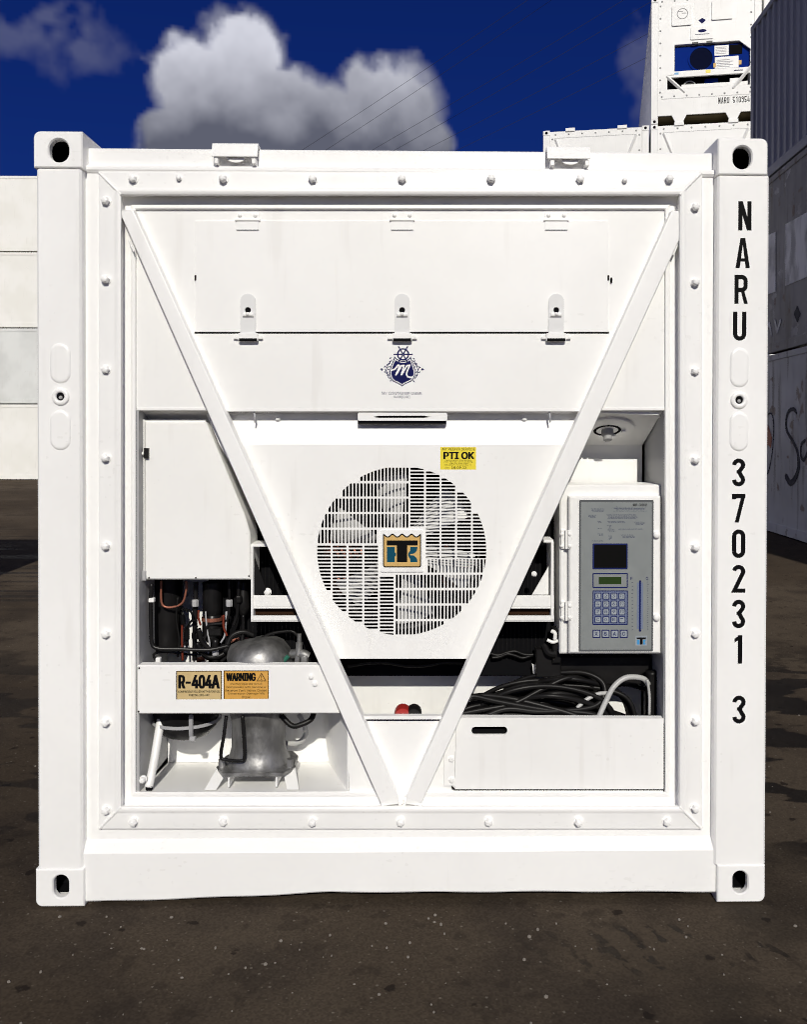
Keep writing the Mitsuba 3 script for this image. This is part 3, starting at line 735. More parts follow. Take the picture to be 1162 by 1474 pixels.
kr = sg.Polygon([bp(*q) for q in ((740, 468), (888, 468), (880, 530), (850, 580), (800, 612), (738, 612), (738, 640), (800, 640), (850, 675), (880, 720), (888, 782), (740, 782), (735, 720), (700, 665), (690, 625), (700, 590), (735, 545))])
for q_ in (kl, kr): put('badge_letter', ext(q_, YH - .0074, .0005), 'badge_teal', BD)
# yellow inspection sticker
IS = put('inspection_sticker', ext(prr(634, 643.5, 685.5, 676, YH, .001), YH - .0006, .0006), 'sticker_yellow', SHR, label='yellow inspection sticker reading PTI OK')
ys = YH - .0007
put('lettering', cat([text('MY REEFER SERVICE', 637, 644.6, 684, 648.2, ys), heavy('PTI OK', 638.5, 650.5, 683, 660.8, ys, 1.0), text('EQUIPMENT INSPECTED', 641, 662, 679, 663.4, ys), text('AND TESTED TO STANDARD', 639, 664.2, 681, 665.6, ys), text('READY FOR USE', 648, 666.4, 674, 667.8, ys),
                      text('TEMPERATURE CONTROLLED', 640, 668.6, 679, 670, ys), text('18.09.12', 650, 671.3, 672, 674.6, ys, True), text('DATE', 641, 672.6, 646.5, 674.2, ys)]), 'ink_black', IS)

# fan behind the grille
fc = np.array([gx, .185, gz])
FAN = put('fan', lathe([(0, -.04), (.05, -.036), (.062, -.02), (.062, .04), (0, .04)], fc, 28, 'y'), 'fan_plastic', RC, 35)
for i in range(6):
    V, F = [], []; a0 = math.radians(60 * i + 47); nr, na = 8, 8
    for r_ in range(nr):
        rr = .055 + (.262 - .055) * r_ / (nr - 1); spread = math.radians(24 - 3 * r_ / (nr - 1))
        for q in range(na):
            t = q / (na - 1); ang = a0 + (t - .5) * spread * 1.35 - .12 * r_ / (nr - 1)
            V.append((fc[0] + rr * math.cos(ang), fc[1] + (t - .5) * .085 * (1.25 - .5 * r_ / (nr - 1)) - .012 * math.sin(t * math.pi), fc[2] + rr * math.sin(ang)))
    for r_ in range(nr - 1):
        for q in range(na - 1):
            a = r_ * na + q; F += [[a, a + 1, a + na + 1], [a, a + na + 1, a + na]]
    put('fan_blade', trimesh.Trimesh(V, F, process=False), 'fan_plastic', FAN, True)
put('fan_venturi', lathe([(.272, -.07), (.268, -.03), (.272, .06), (.276, .06), (.276, -.07)], fc, 40, 'y'), 'black_paint', FAN, 35)
# condenser behind: dark fin block with copper return bends
YC = .29
COND = put('condenser', rect(300, 597, 800, 973, YC, .11, .003), 'dark_void', RC, label='dark condenser block behind the fan')
fins = cat([bx(at(x, 700, YC)[0] - .0012, at(x, 700, YC)[0] + .0012, YC - .004, YC + .002, at(577, 950, YC)[2], at(577, 630, YC)[2], .0003) for x in np.arange(310, 795, 6.0)])
put('condenser_fins', fins, 'black_paint', COND, kind='stuff')
for (x, y, w) in [(476 + 9 * i, 783 + 12 * j, 5) for i in range(6) for j in range(2)] + [(480 + 9 * i, 836 + 13 * j, 5) for i in range(5) for j in range(2)] + [(645, 792, 5), (652, 836, 5), (640, 838, 5)]:
    put('copper_bend', tube([at(x - w / 2, y - 5, YC - .005), at(x - w / 2, y - 5, YC - .028), at(x + w / 2, y + 5, YC - .028), at(x + w / 2, y + 5, YC - .005)], .0065, 7, 4), 'copper', COND, True)
put('motor_strut', rect(628, 806, 690, 815, .25, .02, .003), 'fan_plastic', COND)

# ------------------------------------------------------------------ left: sloping cabinet
YL = .125
LBX = put('side_cabinet', plate([(208.5, 608), (297, 608), (352, 740), (360, 766), (360.5, 834), (208.5, 834)], YL, .13, .004), PAN, RC, 20, label='white cabinet with a sloping right edge in the upper left of the opening')
put('cabinet_flange', cat([rect(202.5, 604, 208, 836, YL + .004, .02, .001), rect(205, 604, 296, 608, YL + .012, .02, .001)]), PAN, LBX)
put('cabinet_latch', cat([rect(207, 645, 213.5, 660, YL - .012, .014, .001)]), 'black_rubber', LBX)
put('screw', bolt_mesh(at(206, 653, YL), .006, .012, False), PAN, LBX)
for x, y in ((214.5, 831.5), (282, 831.5), (358.5, 829)): put('rivet', ext(sg.Point(xz(x, y, YL)).buffer(.003), YL - .0006, .0005), 'ink_black', LBX)
put('cabinet_hinge', rect(203, 822, 209.5, 836, YL - .01, .02, .002), 'plate_edge', LBX)
# shelf brackets left and right of the shroud (one channel behind it)
YK = .125
CH = None
for xa_, xb_ in ((361, 452), (706, 798)):
    q_ = put('channel_shelf', cat([rect(xa_, 857, xb_, 874, YK, .006, .003), rect(xa_, 886, xb_, 893.5, YK - .004, .004, .001), slab([at(xa_, 874, YK), at(xb_, 874, YK), at(xb_, 874, YK) + [0, .12, 0], at(xa_, 874, YK) + [0, .12, 0]], (0, 0, -1), .004), slab([at(xa_, 893, YK), at(xb_, 893, YK), at(xb_, 893, YK) + [0, .12, 0], at(xa_, 893, YK) + [0, .12, 0]], (0, 0, -1), .004)]), PAN, RC)
    CH = CH or q_
    put('drip_tray', rect(xa_ + 5, 876, xb_ - 5, 885, YK + .03, .02, .002), 'ink_brown', q_)
put('end_cap', cat([rect(793.5, 780, 797.5, 892, YK - .006, .12, .001), rect(783, 777, 797, 781, YK - .004, .1, .001)]), PAN, CH)
put('end_cap', cat([rect(361, 786, 364.5, 892, YK - .006, .12, .001), rect(361, 783, 384, 787, YK - .004, .1, .001)]), PAN, CH)
put('pipe_clip', bolt_mesh(at(385, 852, YK + .03), .012, .012, True), PAN, CH, 40)
put('gusset', plate([(766, 856), (790, 815), (790, 856)], YK + .02, .004, .001), PAN, CH)
put('gusset', plate([(366, 800), (386, 856), (366, 856)], YK + .02, .004, .001), 'black_paint', CH)
put('gusset_bolt', bolt_mesh(at(769, 826, YK + .02), .008, .008), PAN, CH)

# ------------------------------------------------------------------ left: lower front rail with its warning plates
YR = .064
RAIL = put('front_rail', plate([(198, 957.5), (463, 957.5), (489, 1026.5), (198, 1027)], YR, .006, .003), PAN, RC, 20)
put('rail_return', cat([slab([at(198, 958, YR + .003), at(463, 958, YR + .003), at(463, 958, YR + .003) + [0, .05, 0], at(198, 958, YR + .003) + [0, .05, 0]], (0, 0, -1), .004), slab([at(198, 1026, YR + .003), at(487, 1026, YR + .003), at(487, 1026, YR + .003) + [0, .05, 0], at(198, 1026, YR + .003) + [0, .05, 0]], (0, 0, 1), .004)]), PAN, RAIL)
for x, y in ((448, 973.5), (453.5, 984)): put('bolt', bolt_mesh(at(x, y, YR), .009, .008), PAN, RAIL)
for x, y in ((200.5, 961.5), (199.5, 1024)): put('rivet', ext(sg.Point(xz(x, y, YR)).buffer(.0035), YR - .0006, .0005), 'ink_black', RAIL)
yr = YR - .0008
RP = put('refrigerant_plate', ext(prr(253.5, 965.5, 319.5, 1006, YR, .001), YR - .0005, .0005), 'ink_brown', RAIL, label='tan refrigerant plate reading R-404A')
put('plate_face', ext(prr(255, 966.5, 318.3, 1006, YR, .0008), yr, .0004), 'sticker_tan', RP)
put('lettering', cat([heavy('R-404A', 256.5, 971, 316.5, 991, yr - .0001, 1.8), text('COMPRESSOR FILLED WITH ESTER OIL', 256.3, 993.6, 317, 996.8, yr - .0001, True), text('PART No. 203-432', 272, 998.6, 301, 1001.8, yr - .0001, True)]), 'ink_black', RP)
WP = put('warning_plate', ext(prr(322, 964.8, 387, 1005.5, YR, .001), YR - .0005, .0005), 'ink_brown', RAIL, label='orange warning plate with a triangle sign')
put('plate_face', ext(prr(323.3, 966, 386, 1005.5, YR, .0008), yr, .0004), 'sticker_orange', WP)
put('lettering', cat([heavy('WARNING', 325.5, 968.3, 368.3, 980, yr - .0001, 1.3)]), 'ink_black', WP)
tri = ppoly([(376.5, 968), (383.6, 980.3), (369.4, 980.3)], yr)
tri = tri.difference(tri.buffer(-.9 * mpp(yr), join_style=2)).union(ppoly([(375.9, 972), (377.1, 972), (376.8, 976.5), (376.2, 976.5)], yr)).union(ppoly([(375.9, 977.3), (377.1, 977.3), (377.1, 978.5), (375.9, 978.5)], yr))
put('warning_triangle', ext(tri, yr - .0003, .0003), 'ink_brown', WP)
put('small_lettering', cat([text(s, x0, y, x1, y + 3.5, yr - .0001) for s, x0, x1, y in (('Do Not Operate Scroll', 332, 377.5, 982.6), ('Compressor with Service or', 325.8, 383.5, 987.2), ('Receiver Tank Valves Closed', 324.6, 384, 991.8), ('Compressor Damage Will', 328, 381, 996.4), ('Occur', 348, 360.5, 1001.2))]), 'ink_brown', WP)

# ------------------------------------------------------------------ compressor
YM = .215; km = mpp(YM)
cb = at(372.5, 1100, YM); zt_ = lambda y: at(372, y, YM - (.095 if y >= 1050 else 0))[2]
body = lathe([(0.02, zt_(1112)), (44 * km, zt_(1112)), (45 * km, zt_(1104)), (41 * km, zt_(1097)), (38 * km, zt_(1085)), (38 * km, zt_(1050)), (39 * km, zt_(1030)), (43 * km, zt_(1015)), (44.5 * km, zt_(960))], (cb[0], YM, 0), 44)
CMP = put('compressor', body, 'cast_metal', RC, 40, label='bare metal compressor, its domed top above the rail')
dome = []
for rr, y in ((47, 962), (48, 957), (47.5, 951), (46.5, 948), (47, 944), (44, 935), (38, 926), (28, 920.5), (15, 918), (0.1, 917.5)): dome.append((rr * km, zt_(y)))
dm = lathe(dome, (at(376, 940, YM)[0], YM, 0), 44)
dv = dm.vertices; zz = (dv[:, 2] - zt_(962)) / (zt_(917.5) - zt_(962))
dv[:, 0] += -.02 * zz ** 2; dv[:, 2] += .010 * np.sin((dv[:, 0] - cb[0]) * 26) * zz
dm.vertices = dv
put('compressor_dome', dm, 'cast_metal', CMP, 40)
put('valve_body', cat([tube([at(420, 941, YM - .03), at(436, 941, YM - .05), at(444, 945, YM - .05)], 6.5 * km, 12), tube([at(430, 942, YM - .05), at(431, 925, YM - .05), at(431, 912, YM - .05)], [5 * km] * 9 + [3.2 * km] * 8, 10), tube([at(429, 944, YM - .05), at(427, 957, YM - .05)], 4 * km, 8), bx(*[at(q, 0, YM)[0] for q in (437, 447)], YM - .07, YM - .04, zt_(951), zt_(937), .004)]), 'cast_metal', CMP, 40)
put('valve_tag', tube([at(409, 951, YM - .06), at(415, 944, YM - .06)], 3 * km, 8), 'green_plastic', CMP)
bpv = sg.MultiPoint([xz(320, 1, YM)]) if False else None
hw = 53 * km
put('base_plate', trimesh.convex.convex_hull(np.vstack([[(cb[0] + sx * hw * (1 if abs(sy) < .09 else .8), YM + sy, zt_(1110) + dz) for sx in (-1, 1) for sy in (-.11, -.06, .06, .11) for dz in (0, -.012)]])), 'cast_metal', CMP, 30)
for sx in (-1, 1):
    put('mount_bolt', lathe([(0, .03), (.012, .028), (.013, .0), (.02, -.0)], (cb[0] + sx * (hw - .012), YM - .05, zt_(1110)), 12), 'cast_metal', CMP)
    x0 = cb[0] + sx * 47 * km
    put('mount_foot', slab([(x0 - .022, YM - .06, zt_(1113)), (x0 + .022, YM - .06, zt_(1113)), (x0 + sx * .025 + .02, YM - .13, ZF + .004), (x0 + sx * .025 - .02, YM - .13, ZF + .004)], (0, .5, .1), .02), PAN, CMP)
    put('mount_rail', bx(cb[0] + sx * 33 * km - .003, cb[0] + sx * 33 * km + .003, .1, YM + .1, ZF + .008, zt_(1116), .001), PAN, CMP)
put('rivet', cat([bolt_mesh(np.array([cb[0] + q * km, YM - 38 * km + .004, zt_(1090)]), .006, .005, False) for q in (-12, 1)]), 'cast_metal', CMP)
put('oil_line', tube([at(326, 1030, YM - .09), at(322, 1060, YM - .1), at(318, 1088, YM - .1), at(325, 1093, YM - .1), at(345, 1095, YM - .11), at(352, 1090, YM - .11), at(351, 1060, YM - .11), at(349, 1030, YM - .11)], .0062, 8), 'black_paint', CMP, True)
# receiver tank, pipes, hoses and wiring in the left chamber
put('receiver_tank', cat([lathe([(.118, at(1, 985, .27)[2]), (.118, at(1, 1026, .27)[2]), (.108, at(1, 1043, .27)[2]), (.08, at(1, 1055, .27)[2]), (.04, at(1, 1061, .27)[2]), (.0, at(1, 1062, .27)[2])], (at(268, 1, .27)[0], .27, 0), 36)]), 'black_paint', RC, 40)
put('tank_strap', cat([lathe([(.1215, z + .006), (.1235, z + .005), (.1235, z - .005), (.1215, z - .006)], (at(268, 1, .27)[0], .27, 0), 36) for z in (at(1, 1034, .27)[2],)] + [tube([at(275, 1030, .145), at(275, 1055, .165), at(276, 1064, .2)], .008, 8)]), 'plate_edge', RC, 40)
put('tank_bolt', bx(at(272, 0, .16)[0], at(281, 0, .16)[0], .15, .17, at(1, 1067, .16)[2], at(1, 1061, .16)[2], .003), 'plate_edge', RC)
put('drain_tube', tube([at(214, 1133, .1), at(221, 1100, .13), at(228, 1058, .17), at(232, 1035, .19)], 6.0 * mpp(.13), 14), PAN, RC, True)
put('drain_mouth', lathe([(0, -.001), (5 * mpp(.1), -.001), (5.2 * mpp(.1), .002)], at(214.5, 1134.5, .094), 14, 'y'), 'dark_void', RC)
put('wall_bolt', bolt_mesh(at(206.5, 1121, .09), .011, .02), PAN, RC)
put('suction_hose', tube([at(405, 1030, .16), at(420, 1044, .15), at(432, 1043, .15), at(447, 1036, .16), at(452, 1026, .18)], .0095, 10), 'black_rubber', RC, True)
put('suction_hose', tube([at(430, 1028, .3), at(437, 1040, .3), at(440, 1057, .32), at(430, 1068, .33), at(410, 1070, .34)], .009, 10), 'grey_hose', RC, True)
put('accumulator', cat([lathe([(0.0, at(1, 938, .3)[2]), (.045, at(1, 935, .3)[2]), (.056, at(1, 925, .3)[2]), (.056, at(1, 800, .3)[2])], (at(240, 1, .3)[0], .3, 0), 24)]), 'black_paint', RC, 40)
put('liquid_line', tube([at(218, 840, .16), at(217, 870, .16), at(217.5, 905, .16), at(219, 926, .16), at(228, 933, .16), at(260, 934, .17), at(300, 935, .18), at(330, 929, .2)], .0072, 10), 'black_paint', RC, True)
put('line_clip', bx(at(213, 0, .15)[0], at(221, 0, .15)[0], .145, .165, at(1, 867, .15)[2], at(1, 861, .15)[2], .002), PAN, RC)
put('line_clip', bx(at(223, 0, .15)[0], at(230, 0, .15)[0], .145, .165, at(1, 955, .15)[2], at(1, 947, .15)[2], .002), PAN, RC)
DV = put('drier', cat([lathe([(.0, at(1, 926, .25)[2]), (.02, at(1, 924, .25)[2]), (.034, at(1, 915, .25)[2]), (.036, at(1, 892, .25)[2]), (.028, at(1, 885, .25)[2]), (.034, at(1, 878, .25)[2]), (.034, at(1, 838, .25)[2])], (at(305, 1, .25)[0], .25, 0), 20)]), 'black_paint', RC, 40)
put('drier_band', lathe([(.0372, at(1, 893, .25)[2]), (.0372, at(1, 888, .25)[2])], (at(305, 1, .25)[0], .25, 0), 20), 'copper', DV)
put('sight_glass', lathe([(0, at(1, 888, .24)[2]), (.014, at(1, 884, .24)[2]), (.026, at(1, 874, .24)[2]), (.02, at(1, 858, .24)[2]), (.012, at(1, 838, .24)[2])], (at(350, 1, .24)[0], .24, 0), 16), 'black_rubber', RC, 40)
for pts, r_ in (([(350, 885), (350, 905), (348, 925)], .007), ([(282, 838), (281, 880), (280, 950)], .009), ([(310, 920), (310, 958)], .012)): put('pressure_pipe', tube([at(x, y, .23) for x, y in pts], r_, 8), 'black_paint', RC, True)
for pts in ([(324, 938), (333, 916), (350, 909), (366, 914)], [(286, 905), (292, 925), (310, 937), (332, 932)], [(283, 925), (296, 944), (315, 944), (328, 936)]):
    put('rubber_hose', tube([at(x, y, .20 + .01 * i) for i, (x, y) in enumerate(pts)], .009, 9), 'black_rubber', RC, True)
for pts, m_ in (([(262, 880), (268, 877), (276, 882), (278, 895)], 'ink_black'), ([(268, 930), (270, 905), (276, 893), (282, 894)], 'ink_black'), ([(284, 900), (279, 915), (284, 935), (300, 948)], 'ink_black'), ([(263, 950), (262, 915), (263, 885)], 'orange_wire'), ([(286, 878), (286, 890), (289, 900)], 'orange_wire'), ([(322, 885), (322, 902), (327, 915)], 'orange_wire')):
    put('wire', tube([at(x, y, .19) for x, y in pts], .0038, 7), m_, RC, True)
put('wire_plug', cat([tube([at(269, 905, .185), at(269, 920, .185)], .010, 8), tube([at(262, 885, .185), at(264, 898, .185)], .009, 8)]), 'ink_black', RC)
put('red_bracket', cat([tube([at(325, 931, .3), at(334, 922, .3), at(350, 918, .3), at(362, 920, .3)], .012, 8), tube([at(284, 950, .3), at(300, 946, .3)], .01, 8)]), 'copper', RC, True)

for pts, r_, m_ in (([(232, 836), (233, 868), (245, 874), (262, 868), (268, 850), (268, 836)], .0042, 'copper'), ([(290, 930), (296, 915), (300, 900), (322, 896), (330, 880), (330, 836)], .005, 'black_paint'), ([(318, 925), (324, 912), (326, 880)], .0035, 'plate_edge'),
                    ([(224, 950), (222, 941), (240, 938), (275, 942), (300, 940)], .0045, 'black_paint'), ([(336, 900), (342, 880), (344, 836)], .006, 'black_paint'), ([(360, 930), (372, 922), (390, 912), (418, 908), (428, 914)], .006, 'black_rubber'), ([(296, 950), (302, 930), (298, 905), (296, 880)], .003, 'plate_edge'),
                    ([(256, 945), (258, 920), (254, 890), (256, 860)], .004, 'black_rubber'), ([(318, 952), (330, 944), (336, 950)], .006, 'black_rubber')):
    put('small_pipe', tube([at(x, y, .215) for x, y in pts], r_, 7), m_, RC, True)
for x, y, m_ in ((281, 868, 'plate_edge'), (281, 915, 'black_rubber'), (330, 868, 'plate_edge'), (310, 938, 'plate_edge'), (344, 862, 'black_rubber'), (268, 934, 'plate_edge')):
    put('pipe_fitting', lathe([(0, .012), (.011, .012), (.0125, .008), (.0125, -.008), (.011, -.012), (0, -.012)], at(x, y, .21), 6, 'z'), m_, RC)
put('junction_box', rect(300, 905, 318, 915, .20, .03, .003), 'black_rubber', RC)
put('shade_block', rect(806, 944, 938, 986, .25, .14, .006), 'black_paint', RC)  # black block added where the back wall lies in the control box's shade
# gusset sheet, centre plates
put('divider_sheet', slab([at(500, 1034, YI + .006), at(500, 1137, YI + .006), at(474, 1103, YB - .01), at(462, 1005, YB - .01)], (1, .1, 0), .004), PAN, RC)
CPL = put('centre_plate', plate([(499, 1036), (662, 1036), (662, 1139), (503, 1139)], YI + .004, .006, .001), PAN, RC)
put('plate_lip', cat([rect(520, 1031, 640, 1035.5, YI - .012, .03, .002)]), PAN, CPL)
put('lip_gap', rect(522, 1035.5, 638, 1037.2, YI - .001, .006, .0004), 'dark_void', CPL)
put('weld', weld(at(578, 1139, YI + .003), at(578, 1158, YI - .01), .012, 31, 24), WHT, CPL, True)
# right: cover over the cable tray
YT = .073
COV = ppoly([(657, 1032.5), (955.5, 1034), (955.5, 1135.5), (655, 1135.5)], YT)
sl = prr(679, 1046, 730.5, 1056.5, YT, 4.9 * mpp(YT))
CVR = put('tray_cover', ext(COV.difference(sl), YT, .006), PAN, RC, label='white tray cover with a black slot for the hand')
put('hand_slot', ext(sl.buffer(.006), YT + .03, .002), 'dark_void', CVR)
put('cover_top', slab([at(657, 1033, YT + .001), at(955, 1034.5, YT + .001), at(955, 1034.5, YT + .001) + [0, .03, .002], at(657, 1033, YT + .001) + [0, .03, .002]], (0, 0, -1), .004), PAN, CVR)
put('cover_flange', cat([plate([(639, 1060), (655, 1040), (655, 1131), (639, 1131)], YT + .003, .004, .001)]), PAN, CVR)
for x, y in ((650, 1092), (650.5, 1122)): put('bolt', bolt_mesh(at(x, y, YT + .003), .010, .008), PAN, CVR)
put('edge_gap', cat([rect(653.5, 1135.5, 956, 1137.5, YT + .006, .004, .0004), rect(955.5, 1040, 957, 1136, YT + .006, .004, .0004), plate([(650, 1131), (657, 1136), (651, 1136)], YT + .002, .004, .0005)]), 'dark_void', CVR)

# ------------------------------------------------------------------ right: control box
YQ = .108
CB = put('control_box', rect(806, 698, 952, 941, YQ + .028, .2, .005), PAN, RC, 20, label='white control box with a grey keypad panel')
CBD = put('control_door', rect(819, 714, 951.5, 940.5, YQ, .027, .006), PAN, CB, 25)
put('door_edge', rect(818.5, 716, 821, 939, YQ + .004, .02, .0006), 'plate_edge', CB)
for y0 in (763, 866):
    h = put('hinge', cat([rect(808, y0, 813.5, y0 + 27, YQ + .018, .012, .001), rect(817.5, y0, 823, y0 + 27, YQ - .003, .005, .001), tube([at(815.5, y0, YQ + .008), at(815.5, y0 + 27, YQ + .008)], .0052, 10, 0)] + [bolt_mesh(at(x, y, YQ + (.018 if x < 815 else -.003)), .0055, .005, False) for x in (809.5, 820.5) for y in (y0 + 6, y0 + 23)]), PAN, CB)
for y in (769.5, 888): put('door_screw', cat([bolt_mesh(at(945, y, YQ), .012, .014, False)]), PAN, CB, 40)
put('box_side', rect(951.5, 716, 954, 938, YQ + .03, .1, .001), 'ink_brown', CB)
DP = put('display_panel', ext(prr(834, 719.5, 940, 937, YQ, .004), YQ - .0025, .0025), 'panel_rim', CB, label='grey display and keypad panel')
yd = YQ - .0029
put('panel_sheet', ext(prr(836.5, 722.5, 937.5, 934.5, YQ, .003), yd, .0006), 'panel_grey', CB)
yd -= .0002
put('screen', ext(prr(853, 782, 903.5, 819, YQ, .003), yd - .0004, .0006), 'print_blue', CB)
put('screen_glass', ext(prr(855.5, 784.2, 901.5, 817, YQ, .002), yd - .0008, .0006), 'screen_black', CB)


def frame(x0, y0, x1, y1, w, Y, r=.003):
    a = prr(x0, y0, x1, y1, Y, r); return a.difference(a.buffer(-w * mpp(Y)))


put('readout', ext(prr(862, 830.2, 894.2, 840.3, YQ, .0005), yd - .0004, .0006), 'screen_green', CB)
put('panel_frames', ext(unary_union([frame(853, 824.5, 903.8, 846, 1.6, YQ), frame(853, 849.5, 903.8, 899, 1.6, YQ)]), yd - .0003, .0005), 'print_blue', CB)
put('keypad_field', ext(prr(854.4, 850.9, 902.4, 897.6, YQ, .0025), yd - .0001, .0003), 'print_light_blue', CB)
digits = ['1', '2', '3', 'F1', '4', '5', '6', 'F2', '7', '8', '9', 'F3', 'C', '0', 'E', '-']
for r_ in range(4):
    for c_ in range(4):
        x0, y0 = 855.8 + c_ * 11.5, 852.7 + r_ * 11.25
        kx = put('key', ext(prr(x0, y0, x0 + 10, y0 + 10, YQ, .0025), yd - .0008, .0009), 'print_blue', CB)
        put('key_face', ext(prr(x0 + 1.2, y0 + 1.2, x0 + 8.8, y0 + 8.8, YQ, .002), yd - .0012, .0005), 'key_grey', kx) if False else None
        scene[uniq(f'{CB}__key_face', scene)] = mikit.ply(ext(prr(x0 + 1.3, y0 + 1.3, x0 + 8.7, y0 + 8.7, YQ, .002), yd - .0014, .0006), 'key_grey')
put('key_print', cat([text(s, 855.8 + (i % 4) * 11.5 + 3, 852.7 + (i // 4) * 11.25 + 3, 855.8 + (i % 4) * 11.5 + (7 if len(s) < 2 else 8), 852.7 + (i // 4) * 11.25 + (7 if s != '-' else 4), yd - .0015, depth=.0003) for i, s in enumerate(digits)]), 'print_blue', CB)
for i, s in enumerate(('X', '8', 'A', 'C')):
    x0 = 853 + i * 13.1
    put('function_key', ext(prr(x0, 906, x0 + 11.3, 917.6, YQ, .002), yd - .0008, .0009), 'print_blue', CB)
    scene[uniq(f'{CB}__function_key_face', scene)] = mikit.ply(ext(prr(x0 + 1.4, 907.4, x0 + 9.9, 916.2, YQ, .0015), yd - .0014, .0006), 'key_grey')
    put('key_symbol', text(s, x0 + 3.5, 909.3, x0 + 7.8, 914.8, yd - .0015, True, .0003), 'print_blue', CB)
TH = put('thermometer_scale', ext(unary_union([prr(917, 838, 925.5, 905, YQ, .001)]), yd - .0002, .0003), 'print_light_blue', CB)
put('thermometer_bar', ext(unary_union([prr(920, 835, 922.4, 906, YQ, .001), sg.Point(xz(921.2, 907, YQ)).buffer(1.8 * mpp(YQ))]), yd - .0005, .0004), 'print_blue', CB)
ticks = [ppoly([(909, y), (911.5, y), (911.5, y + .9), (909, y + .9)], YQ) for y in np.arange(838, 906, 5.2)] + [ppoly([(931.5, y), (933.3, y), (933.3, y + .7), (931.5, y + .7)], YQ) for y in np.arange(833, 906, 2.6)]
put('scale_ticks', ext(sg.MultiPolygon(ticks), yd - .0002, .0003), 'print_pale', CB)
put('scale_marks', cat([text('F', 908, 830.3, 911, 834.3, yd - .0001, True), text('C', 930, 830.3, 933, 834.3, yd - .0001, True)]), 'print_blue', CB)
put('model_lettering', text('MP-3000', 911.5, 724.8, 931.5, 728.6, yd - .0001, True), 'ink_black', CB)
# diagram and instructions on the panel: short printed lines
rg = random.Random(12); dl = []
for x0, x1, y, n in ((851, 871, 732, 3), (884, 928, 731.5, 2), (847, 858, 741, 3), (874, 918, 740.5, 4), (860, 866, 750, 2), (874, 900, 750, 2), (913, 928, 751, 3), (874, 880, 756, 3), (890, 926, 761, 1), (860, 866, 760, 1), (874, 886, 762, 2), (860, 868, 768, 2), (875, 881, 771, 4), (894, 914, 769.5, 3), (852, 870, 778, 1)):
    for i in range(n):
        x = x0 + (rg.random() * 3 if i else 0)
        while x < x1 - 2:
            l = rg.uniform(1.5, 5); yy = y + i * 1.75
            dl.append(ppoly([(x, yy), (min(x + l, x1), yy), (min(x + l, x1), yy + .85), (x, yy + .85)], YQ)); x += l + .7
for x0, y0, x1, y1 in ((881, 730.8, 930, 731.2), (888, 728, 888.5, 735), (905, 729, 905.4, 735), (883, 735.3, 931, 735.7)): dl.append(ppoly([(x0, y0), (x1, y0), (x1, y1), (x0, y1)], YQ))
put('printed_lines', ext(unary_union(dl), yd - .0002, .0003), 'print_pale', CB)
SB = put('small_badge', ext(prr(914.8, 914.7, 931.5, 928.6, YQ, .0005), yd - .0003, .0004), 'key_grey', CB)
sbp = lambda x, y: xz(914.8 + x * 16.7, 914.7 + y * 13.9, YQ)
scene[f'{CB}__small_badge_letters'] = mikit.ply(ext(sg.Polygon([sbp(*q) for q in ((.1, .16), (.9, .16), (.9, .34), (.62, .34), (.62, .9), (.38, .9), (.38, .34), (.1, .34))]), yd - .0006, .0003), 'ink_black')
scene[f'{CB}__small_badge_mark'] = mikit.ply(ext(unary_union([sg.Polygon([sbp(*q) for q in ((.12, .42), (.34, .42), (.34, .9), (.12, .9))]), sg.Polygon([sbp(*q) for q in ((.66, .42), (.9, .42), (.78, .66), (.9, .9), (.66, .9))])]), yd - .0006, .0003), 'badge_sky')
# lit box on the back wall above the control box
put('air_exchange_box', cat([rect(800, 661, 918, 700, YB - .05, .05, .004)]), PAN, RC)
for x in (838, 846, 858, 861): put('drain_pin', tube([at(x, 659, YB - .045), at(x, 666, YB - .05)], .003, 6, 0), PAN, RC)
# dark brackets and hoses on the right
put('hose_stub', tube([at(938, 965, .2), at(937, 1000, .2), at(938, 1040, .2)], 8.5 * mpp(.2), 12), 'black_rubber', RC, True)
put('wire_loom', cat([tube([at(x0 + i * (x1 - x0) / 6, y0 + 3 * math.sin(i * 1.7 + s), .26) for i in range(7)], .006, 7) for x0, x1, y0, s in ((705, 778, 940, 0), (708, 775, 944, 1), (500, 670, 956, 2))]), 'black_rubber', RC, True)
put('bracket_cluster', cat([rect(772, 935, 808, 975, .2, .05, .004), rect(796, 905, 808, 955, .18, .05, .004), tube([at(783, 928, .2), at(790, 940, .18), at(800, 942, .18)], .012, 8)]), 'black_paint', RC)
put('cable_clamp', cat([tube([at(794, 908, .17), at(799, 911, .165), at(799, 920, .165)], .007, 8), tube([at(788, 921, .17), at(796, 924, .165), at(803, 922, .17)], .006, 8)]), PAN, RC)
put('torn_label', plate([(766, 955), (776, 960), (783, 978), (775, 985), (768, 970)], .25, .002, .0005), PAN, RC)

